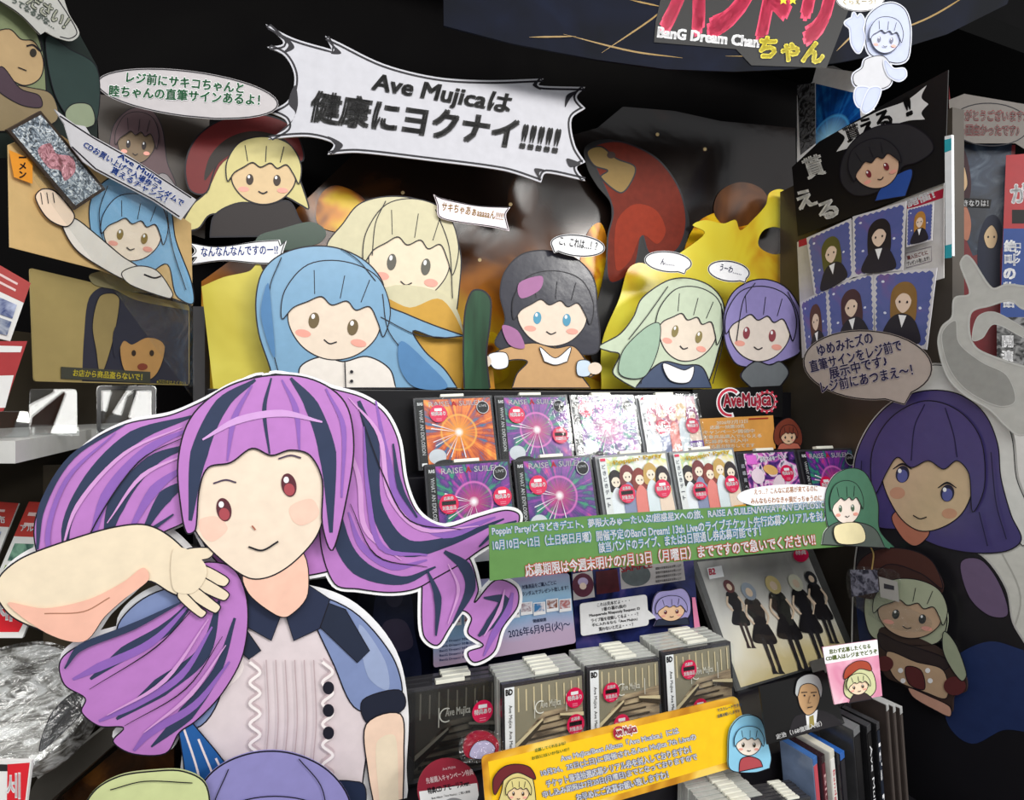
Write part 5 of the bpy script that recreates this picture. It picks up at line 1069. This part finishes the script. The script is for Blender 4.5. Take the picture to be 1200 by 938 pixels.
c.slab(ramp_mat('amber_dim', [(0.35, '#1e140c'), (0.5, '#4a2a12'), (0.62, '#8a541c'), (0.75, '#2a2418')], 10, 4, 0.2, None, 1.2, 0.2), [(40, 960), (150, 868), (204, 836), (204, 1000), (40, 1000)]); c.done()

# ================================================================ right side
c = Card('blue_burst_poster', 'blue light burst poster at the top of the right wall behind the black card', 'poster', RW(0.006), None, 0.0015)
c.slab(WHITE, [(934, 112), (952, 96), (957, 78), (1000, 84), (1024, 96), (1024, 170), (934, 190)])
c.flat('print', burst_mat('blue_burst', -0.01, 0.06, 0.05, '#9ad8f6', [(0.3, '#06122e'), (0.5, '#0d4a9a'), (0.68, '#2a8ad8')], '#4aa2e0'), [[(956, 98), (1006, 110), (1010, 150), (956, 172)]])
c.flat('print', ramp_mat('grey_scribble', [(0.4, '#121214'), (0.6, '#77787c')], 60, 5, 0.4, None, 2), [[(934, 100), (955, 97), (956, 168), (938, 182)]])
c.done()
c = Card('white_folder', 'pale grey folder corner sticking up behind the blue burst poster', 'card', RW(0.003), None, 0.001); c.slab(ink('#9c9a98'), [(956, 80), (976, 77), (1006, 90), (1006, 112), (956, 98)]); c.done()
c = Card('black_card', 'black card with white brush characters and a black haired figure in blue at the right', 'sign', RW(0.016), None, 0.002)
c.slab(BLACK, [(928, 196), (960, 166), (1040, 120), (1111, 82), (1107, 214), (1040, 238), (935, 277)])
c.poly('banner_strip', ink('#d2d2d2'), [(980, 178, 1), (990, 162), (982, 154, 1), (1030, 130), (1062, 118), (1086, 100, 1), (1080, 114), (1088, 122, 1), (1080, 132), (1084, 140, 1), (1062, 142), (1030, 154), (1004, 170)], True)
for ch, x, y in (('貰', 1002, 158), ('え', 1020, 150), ('る', 1039, 142)): c.text('lettering', BLACK, ch, (x - 8, y + 9), (x + 8, y + 3), 18, 0.05)
c.text('lettering', BLACK, '!', (1064, 136), (1069, 134), 22, 0.04, None, 0, 4)
for ch, x, y in (('貰', 958, 196), ('え', 948, 232), ('る', 974, 245)): c.text('lettering', ink('#d6d6d4'), ch, (x - 10, y + 14), (x + 10, y + 7), 24 if ch == '貰' else 20, 0.05)
figure(c, [(986, 212), (988, 186), (1004, 162), (1030, 148), (1064, 146), (1088, 160), (1094, 176), (1076, 190), (1058, 196), (1050, 214), (1020, 228), (1000, 228)], ink('#2a292d'), (1028, 196, 27, 25, -22), '#d9b498', [(1026, 236, 1), (1032, 222), (1050, 206), (1068, 198), (1070, 206), (1062, 230, 1)], ink('#2b4f9e'), '#7c2a34', 1.2, back=BLACK)
c.done()
c = Card('campaign_poster', 'white campaign poster with a red header and small picture cards on the right wall', 'poster', RW(0.010), None, 0.0015)
c.slab(ink('#c9c6c4'), [(934, 284), (1106, 214), (1106, 326), (1060, 340), (940, 420)])
c.flat('header', ink('#a81c38'), [[(1063, 237), (1106, 221), (1105, 232), (1063, 246)], [(936, 282), (948, 278), (948, 286), (936, 290)]]); c.text('header', WHITE, '開催！', (1065, 243), (1096, 232), 9, 0.04)
c.text('lettering', ink('#8a3434'), '購入日ごとに', (1064, 305), (1088, 298), 5, 0.02); c.text('lettering', ink('#3a3436'), 'プレゼント致します！', (1064, 312), (1090, 305), 5, 0.02)
c.flat('lettering', ink('#8a8088'), ribbon([(1062, 297), (1092, 289), (1092, 306), (1062, 314)], 1, True))
c.done()
def postcard(q, hc, lean, label, hat=True):
    c = Card('picture_card', label, 'picture card', RW(0.022), 'picture cards on the right wall', 0.0012)
    c.slab(ink('#cfcdd2'), q)
    L = lambda a, b: tuple(q[0][i] * (1 - a) * (1 - b) + q[1][i] * a * (1 - b) + q[2][i] * a * b + q[3][i] * (1 - a) * b for i in (0, 1))
    sk = ramp_mat('starry_card_print', [(0.3, '#4a5a92'), (0.5, '#5a62a0'), (0.65, '#7a5a92'), (0.8, '#a8b0d0')], 12, 3, 0.35)
    sc = []
    for i in range(8): sc += [L(.06 + .88 * (i + .0) / 8, .05), L(.06 + .88 * (i + .5) / 8, .025)]
    for i in range(10): sc += [L(.94, .05 + .9 * i / 10), L(.97, .05 + .9 * (i + .5) / 10)]
    for i in range(8): sc += [L(.94 - .88 * i / 8, .95), L(.94 - .88 * (i + .5) / 8, .97)]
    for i in range(10): sc += [L(.06, .95 - .9 * i / 10), L(.03, .95 - .9 * (i + .5) / 10)]
    c.flat('print', sk, [sc]); h = ink(hc)
    for a, b in ((.15, .14), (.8, .5), (.2, .6)): c.flat('print', ink('#d8dcec'), [[L(a + .03 * math.cos(t), b + .02 * math.sin(t)) for t in range(6)]])
    P = lambda lst: [L(*p) for p in lst]
    c.flat('print', h, [smooth(P([(.3, .68), (.3, .3), (.42, .17), (.6, .17), (.72, .3), (.74, .66), (.6, .72), (.4, .72)]))])
    c.flat('print', ink('#25222c'), [smooth(P([(.2, .95), (.26, .72), (.42, .6), (.62, .6), (.78, .72), (.84, .95)]))])
    c.flat('print', WHITE, [P([(.44, .61), (.58, .61), (.51, .78)])]); c.flat('print', ink('#e6cdb8'), [smooth(P([(.38, .36), (.51, .26), (.64, .36), (.62, .5), (.51, .58), (.4, .5)]))])
    c.flat('print', h, [smooth(P([(.35, .44), (.37, .26), (.51, .18), (.66, .26), (.68, .44), (.6, .34), (.5, .31), (.42, .35)]))])
    for x in (.45, .58): c.flat('print', LINE, [[L(x + .018 * math.cos(t), .43 + .02 * math.sin(t)) for t in range(6)]])
    c.done()
postcard([(945, 279), (997, 256), (1000, 325), (955, 350)], '#5c5a2c', 0, 'picture card of an olive haired figure, upper left of the five on the right wall')
postcard([(999, 254), (1062, 236), (1058, 318), (1000, 325)], '#231f22', 0, 'picture card of a black haired figure, upper middle of the five on the right wall')
postcard([(1063, 245), (1094, 237), (1092, 282), (1062, 290)], '#b5803c', 0, 'small picture card of an orange haired figure on the campaign poster')
postcard([(938, 354), (969, 338), (972, 408), (946, 428)], '#5c3c34', 0, 'picture card with a brown haired figure, lower left, partly behind its neighbour')
postcard([(968, 337), (1023, 319), (1026, 395), (974, 412)], '#4a3034', 0, 'picture card of a dark brown haired figure, lower middle on the right wall')
postcard([(1024, 320), (1098, 314), (1086, 410), (1024, 396)], '#8a6838', 0, 'picture card of a light brown wavy haired figure, lower right above the oval sign')
c = Card('shelf_edge_strip', 'white and teal vertical edge strip at the end of the right wall', 'strip', RW(0.018), None, 0.006)
c.slab(ink('#dfe3e6', 0.3), [(1107, 160), (1115, 158), (1116, 300), (1108, 302)]); c.flat('bands', ink('#2a9aa8'), [[(1107, 164), (1115, 162), (1115, 176), (1107, 179)], [(1107.5, 288), (1115.5, 286), (1115.5, 302), (1107.5, 303)]]); c.done()

FR = AT(1150, 250, 1.20, -40)
c = Card('character_poster', 'dark red and navy poster of long haired figures right of the white edge strip', 'poster', FR, None, 0.002)
c.slab(ink('#762228', 0.35, 0.1), [(1112, 100), (1119, 170), (1190, 170), (1178, 420), (1100, 420), (1112, 330)])
c.poly('print', ramp_mat('misty_navy_print', [(0.35, '#141c2c'), (0.55, '#27364c'), (0.75, '#6a7888')], 16, 4, 0.35, None, 1.5), [(1118, 170), (1186, 168), (1176, 290), (1140, 300), (1124, 260)], False)
c.poly('print', ink('#3a1c24'), [(1114, 186), (1122, 172), (1132, 180), (1138, 220), (1128, 260), (1114, 264)], True); c.poly('print', ink('#d2b088'), [(1116, 208), (1128, 192), (1134, 216), (1126, 228), (1117, 224)], True, .8); c.flat('print', LINE, [ell(1127, 207, 1.6, 2.6)])
c.poly('print', ink('#b87a62'), [(1122, 244), (1132, 242), (1138, 262), (1134, 282), (1126, 274)], True)
c.poly('print', ink('#1c2238'), [(1146, 340, 1), (1146, 286), (1154, 258), (1166, 252), (1174, 266), (1172, 300), (1172, 346, 1)], True); c.poly('print', ink('#d9bc94'), [(1153, 276), (1162, 264), (1169, 276), (1165, 290), (1157, 290)], True, .8)
for x in (1158, 1165): c.flat('print', LINE, [ell(x, 278, 1, 1.4)])
c.flat('print', BLACK, [[(1118, 232), (1162, 234), (1160, 244), (1118, 242)]]); c.text('print', WHITE, 'いきなりは！', (1122, 242), (1158, 242), 7, 0.02); c.text('print', WHITE, '・・・・・・', (1098, 338), (1118, 346), 3, 0.04)
c.done()
c = Card('speech_sign', 'dim grey oval sign with red outlined lettering at the right frame edge', 'sign', AT(1160, 140, 1.17, -40), None, 0.0015)
c.slab(ink('#7d7772'), [(1112, 117), (1130, 110), (1200, 122), (1240, 124), (1240, 200), (1190, 168), (1140, 168), (1114, 160)]); c.line('border_line', LINE, ell(1160, 146, 46, 25, 2), 1.2, False, True)
c.text('lettering', ink('#8f8985'), 'ありがとうございます♪', (1114, 141), (1203, 142), 12, 0.02, ink('#8a1f28'), 0.06); c.text('lettering', ink('#8f8985'), 'とても面白かったです♪', (1108, 158), (1194, 159), 12, 0.02, ink('#8a1f28'), 0.06); c.done()
c = Card('red_blue_poster', 'red and blue poster with white vertical lettering at the right frame edge', 'poster', AT(1190, 300, 1.14, -40), None, 0.002)
c.slab(ink('#a3161f', 0.35), [(1179, 182), (1260, 176), (1260, 470), (1168, 470)]); c.flat('print', ink('#2f4a8a'), [[(1176, 268), (1260, 268), (1260, 372), (1172, 372)]])
c.text('print', WHITE, 'が', (1186, 238), (1206, 236), 22, 0.06); c.flat('print', BLACK, [[(1186, 246), (1240, 246), (1240, 262), (1186, 262)]]); c.vtext('print', WHITE, '絶叫の物語', (1184, 280), (1182, 362), 13, 0.05); c.vtext('print', WHITE, 'ロック', (1193, 284), (1192, 310), 6, 0.05)
c.flat('print', ramp_mat('crowd_print', [(0.4, '#1b1b1d'), (0.6, '#8a8a8a')], 70, 4, 0.4), [[(1168, 372), (1260, 372), (1260, 436), (1168, 436)]]); c.vtext('print', WHITE, '開演', (1181, 392), (1180, 426), 13, 0.05)
c.flat('print', ink('#dfe2e6'), [[(1150, 380), (1168, 378), (1168, 424), (1146, 418)]]) if False else None
c.done()
c = Card('sticker_sheet', 'white sheet with red brush lettering at the right frame edge behind the grey bow', 'sticker', AT(1190, 480, 1.12, -40), None, 0.002)
c.slab(ink('#c9c7c4'), [(1150, 470), (1240, 455), (1240, 640), (1176, 640)]); c.text('lettering', ink('#c4202c'), '好評', (1172, 500), (1206, 500), 28, 0.05, ink('#dcdcdc'), 0.05); c.poly('lettering', BLACK, [(1184, 464), (1198, 458), (1206, 468), (1190, 472)]); c.done()

c = Card('paper_sheet', 'plain pale grey sheet behind the skirt of the navy haired standee at the right edge', 'poster', AT(1190, 700, 1.02, -30), None, 0.002)
c.slab(ink('#a9a8a2', 0.5, 0.08), [(1120, 610), (1260, 590), (1260, 1000), (1120, 1000)]); c.line(None, ink('#8f8e88'), [(1170, 640), (1196, 700), (1180, 760)], 2); c.done()
RS = RW(0.05)
c = Card('bow_cutout', 'grey card bow with a pointed horn above the navy haired standee at the right', 'cut-out', RW(0.062), None, 0.003)
GB1, GB2 = ink('#bdbeb9', 0.5, 0.08), ink('#999a96', 0.5, 0.08)
horn = smooth([(1126, 310), (1132, 300), (1140, 306), (1162, 338), (1180, 334), (1200, 336, 1), (1240, 340, 1), (1240, 362, 1), (1200, 362), (1184, 352), (1160, 358), (1138, 366), (1136, 392), (1146, 410), (1180, 424), (1200, 430, 1), (1240, 440, 1), (1240, 500, 1), (1196, 510), (1180, 500), (1160, 480), (1130, 462), (1110, 440), (1100, 404), (1104, 384), (1116, 372), (1119, 350), (1137, 344)])
c.slab(GB1, horn); c.flat(None, GB1, ribbon(horn, 3, True)); c.line('fold_lines', ink('#c9cac6'), horn, 1.6, False, True)
c.poly('fold', GB2, [(1104, 392), (1120, 376), (1124, 402), (1150, 424), (1180, 440), (1190, 470), (1170, 476), (1134, 458), (1112, 430)], True, 1, ink('#c9cac6')); c.poly('fold', GB1, [(1146, 372), (1166, 366), (1200, 384, 1), (1200, 396, 1), (1166, 380), (1152, 396), (1140, 398)], True, 1, ink('#c9cac6'))
c.done()
c = Card('standee', 'navy haired standee in a long black dress and pale hat on the right wall', 'standee', RS, None, 0.004)
NH, BD = film('#453d74', 0.12, 0.3), film('#1b1a1e', 0.12, 0.3)
body = smooth([(1006, 640), (1030, 616), (1060, 612), (1110, 640), (1150, 652), (1178, 690), (1186, 730), (1206, 770), (1204, 860), foot(1214, RS, 0.004) + (1,), foot(1022, RS, 0.004) + (1,), (1004, 900), (1000, 760)])
hair = smooth([(1002, 560), (1006, 528), (1024, 494), (1050, 470), (1086, 458), (1124, 462), (1154, 484), (1170, 520), (1174, 560), (1186, 604), (1198, 632), (1180, 646), (1140, 648), (1100, 640), (1060, 622), (1030, 618), (1012, 600)])
hat = smooth([(1044, 478), (1070, 440), (1096, 428), (1134, 438), (1166, 466), (1186, 510), (1192, 560), (1206, 600), (1200, 640), (1180, 600), (1168, 540), (1150, 490), (1110, 466), (1076, 466)])
for q in (body, hat, hair): c.slab(ink('#bdbcb8'), q); c.flat(None, ink('#bdbcb8'), ribbon(q, 5, True))
c.poly('clothing', BD, body, False, 1); c.poly('clothing', ink('#6c5a78'), [(1126, 660), (1150, 656), (1172, 684), (1182, 720), (1160, 722), (1136, 700)], True, 1.2); c.poly('clothing', ink('#26345e', 0.35, 0.1), [(1104, 800), (1120, 770), (1160, 752), (1200, 762, 1), (1206, 800, 1), (1204, 858, 1), (1176, 856), (1140, 872), (1112, 850)], True, 0)
c.poly('clothing', ink('#1f2c52', 0.35, 0.1), [(1004, 690), (1016, 680), (1024, 740), (1010, 760)], True, 0)
c.poly('hat', ink('#d9dad6', 0.5, 0.06), hat, False, 1); c.poly('hair', NH, hair, False, 1.4)
c.poly('neck', ink('#b5725c'), [(1046, 606), (1064, 596), (1090, 622), (1084, 634), (1072, 640), (1058, 630)], True, 1)
FS = film('#cdb391', 0.12, 0.3)
c.poly('face', FS, [(1036, 566), (1040, 540), (1066, 524), (1104, 524), (1136, 540), (1142, 568), (1130, 600), (1106, 618), (1078, 622), (1054, 604)], True, 1.2)
c.flat('face', ink('#c9977a'), [ell(1053, 578, 9, 7), ell(1114, 602, 9, 6)])
for x, y in ((1059, 556), (1112, 578)): c.flat('face', ink('#23223a'), [ell(x, y, 8, 10, 10)]); c.flat('face', ink('#5a5f9c'), [ell(x, y + 2, 6, 7.5, 10)]); c.flat('face', WHITE, [ell(x - 3, y - 4, 2.2, 2.6)]); c.line('face', LINE, [(x - 11, y - 6), (x, y - 12), (x + 11, y - 6)], [1, 2.6, 1])
c.line('face', LINE, [(1072, 604), (1080, 608), (1088, 606)], 1.3)
c.poly('hair', NH, [(1026, 580), (1024, 530), (1046, 490), (1086, 470), (1126, 482), (1152, 516), (1156, 570), (1142, 600), (1138, 556), (1124, 540), (1108, 550), (1090, 540), (1070, 548), (1054, 536), (1042, 552)], True, 1.2)
for st in ([(1086, 474), (1074, 500), (1070, 540)], [(1110, 478), (1120, 510), (1124, 536)], [(1012, 540), (1010, 580)], [(1164, 530), (1170, 590), (1182, 632)], [(1150, 600), (1160, 640)]): c.line('hair', ink('#241f44'), st, 1.4)
c.done()
c = bubble(1017, 428, 75, 40, 4, (1060, 474), 'greyish oval sign with four lines of navy lettering beside the navy haired standee', RW(0.075), None, ink('#b0a49c'), 'oval_sign', 1.4)
NB = ink('#33305e')
for t, a, b in (('ゆめみたズの', (960, 418), (1024, 402)), ('直筆サインをレジ前で', (951, 437), (1058, 411)), ('展示中です♪', (974, 445), (1041, 429)), ('レジ前にあつまえ～！', (964, 461), (1071, 440))):
    c.text('lettering', NB, t, a, b, 14, 0.02, ink('#c9c0c8'), 0.04)
c.done()
c = Card('doll_cutout', 'chibi doll cut-out with a dark brown cap on the black dress at the right', 'cut-out', RW(0.066), None, 0.003)
def dress(c):
    c.slab(ink('#3b2c28'), smooth([(1030, 738), (1060, 742), (1100, 760), (1130, 790), (1132, 810), (1118, 816), (1114, 836), (1090, 828), (1060, 804), (1036, 790)]))
    c.poly('clothing', ink('#2f2526'), [(1030, 742), (1052, 752), (1100, 768), (1114, 778), (1104, 786), (1066, 776), (1034, 760)], True, 1.2)
    c.poly('clothing', ink('#c0a284'), [(1040, 764), (1074, 776), (1106, 786), (1110, 818), (1086, 812), (1050, 796)], True, 1); c.poly('clothing', ink('#5c2a2c'), [(1062, 782), (1080, 786), (1084, 808), (1066, 802)], True, 1)
    for x in (1056, 1088): 
        for k in range(2): c.flat('clothing', WHITE, [ell(x + k * 3, 786 + k * 12, 3, 3)]) 
    c.poly('clothing', ink('#c99a86'), [(1066, 806), (1090, 816), (1114, 828), (1114, 840), (1096, 832), (1072, 818)], True, 1); c.flat('clothing', ink('#5c2a2c'), [ell(1120, 804, 13, 11), ell(1038, 778, 10, 9)])
    c.poly('hair', ink('#9ba38a'), [(1108, 740), (1122, 756), (1134, 790), (1128, 798), (1114, 780), (1106, 760)], True, 1)
    c.slab(ink('#3d2622'), smooth([(1008, 700), (1010, 664), (1030, 646), (1062, 644), (1090, 656), (1106, 686), (1098, 700)]))
    c.poly('cap', ink('#4a2a24'), [(1010, 692), (1006, 662), (1030, 644), (1066, 644), (1094, 658), (1106, 690), (1080, 672), (1040, 662)], True, 1.2)
figure(c, [(1014, 700), (1024, 672), (1052, 660), (1084, 672), (1104, 700), (1110, 730), (1098, 754), (1060, 756), (1024, 748), (1014, 726)], ink('#a9b096'), (1068, 718, 38, 30, 10), '#c2a488', None, None, '#33383a', 1.3, extra=dress, back=ink('#a9b096'))
c.done()
c = Card('keyring_bag', 'clear plastic bag with a small tag hanging over the doll cut-out at the right', 'bag', RW(0.09), None, 0.001)
c.slab(clear('keyring_wrap', 1.0, rough=0.1, veil=0.04, bscale=40), smooth([(994, 668), (1030, 666), (1054, 674), (1056, 706), (1090, 726), (1086, 740), (1050, 738), (1016, 720), (996, 704)]))
c.flat('tag_card', ramp_mat('tag_print', [(0.4, '#2c2c3c'), (0.6, '#8c8c9c')], 80, 3, 0.4), [[(996, 668), (1028, 668), (1030, 694), (998, 700)]]); c.flat('tag_card', ink('#a9a7a2'), [[(1030, 676), (1052, 682), (1054, 706), (1032, 700)]]); c.flat('tag_card', ink('#33333a'), [[(1036, 684), (1048, 687), (1048, 692), (1036, 690)]])
c.line('cord', ink('#b59a5c'), [(1022, 668), (1024, 650), (1020, 640)], 1.6); c.done()

# white chibi cut-out clipped to the header banner
c = Card('character_cutout', 'all white waving cut-out figure hanging before the header banner at the upper right', 'cut-out', AT(1030, 70, 0.74, -5), None, 0.003)
P1, P2 = ink('#c4c8d4'), ink('#aeb6d2')
def limbs(c):
    for iq, q in enumerate(([(998, 52), (996, 34), (990, 28), (994, 24), (998, 22), (1000, 16), (1004, 22), (1008, 18), (1012, 26), (1010, 34), (1012, 46), (1006, 62)], [(1036, 72), (1046, 82), (1058, 82), (1060, 90), (1052, 95), (1040, 88)], [(1004, 104), (1018, 106), (1014, 122), (1006, 126), (1001, 116)], [(1018, 106), (1030, 106), (1024, 124), (1014, 133), (1009, 128)])):
        s_ = smooth(q); c.slab(P1, s_); c.flat(None, P1, ribbon(s_, 4, True)); c.poly('limb#%d' % iq, P2, s_, False, .8, ink('#9aa2c0'))
    pass
figure(c, [(1014, 44), (1016, 22), (1030, 8), (1046, 4), (1060, 12), (1066, 30), (1066, 52), (1062, 70), (1048, 74), (1020, 64)], P2, (1036, 46, 17, 18, 6), '#b6bcd6', [(1014, 70), (1034, 66), (1044, 80), (1042, 100), (1020, 106), (1002, 100), (1000, 88), (1010, 80)], ink('#b9bac0'), '#6a6a80', .9, back=P1, border=2, extra=limbs)
c.done()
c = bubble(1008, -2, 28, 15, 0, None, 'small white oval sign with gold lettering at the top edge above the white figure', AT(1008, 4, 0.745, -5), None, WHITE, 'speech_sign', .8); c.text('lettering', ink('#b8a878'), 'くらえーっ！', (988, 6), (1026, 5), 7, 0.02); c.done()
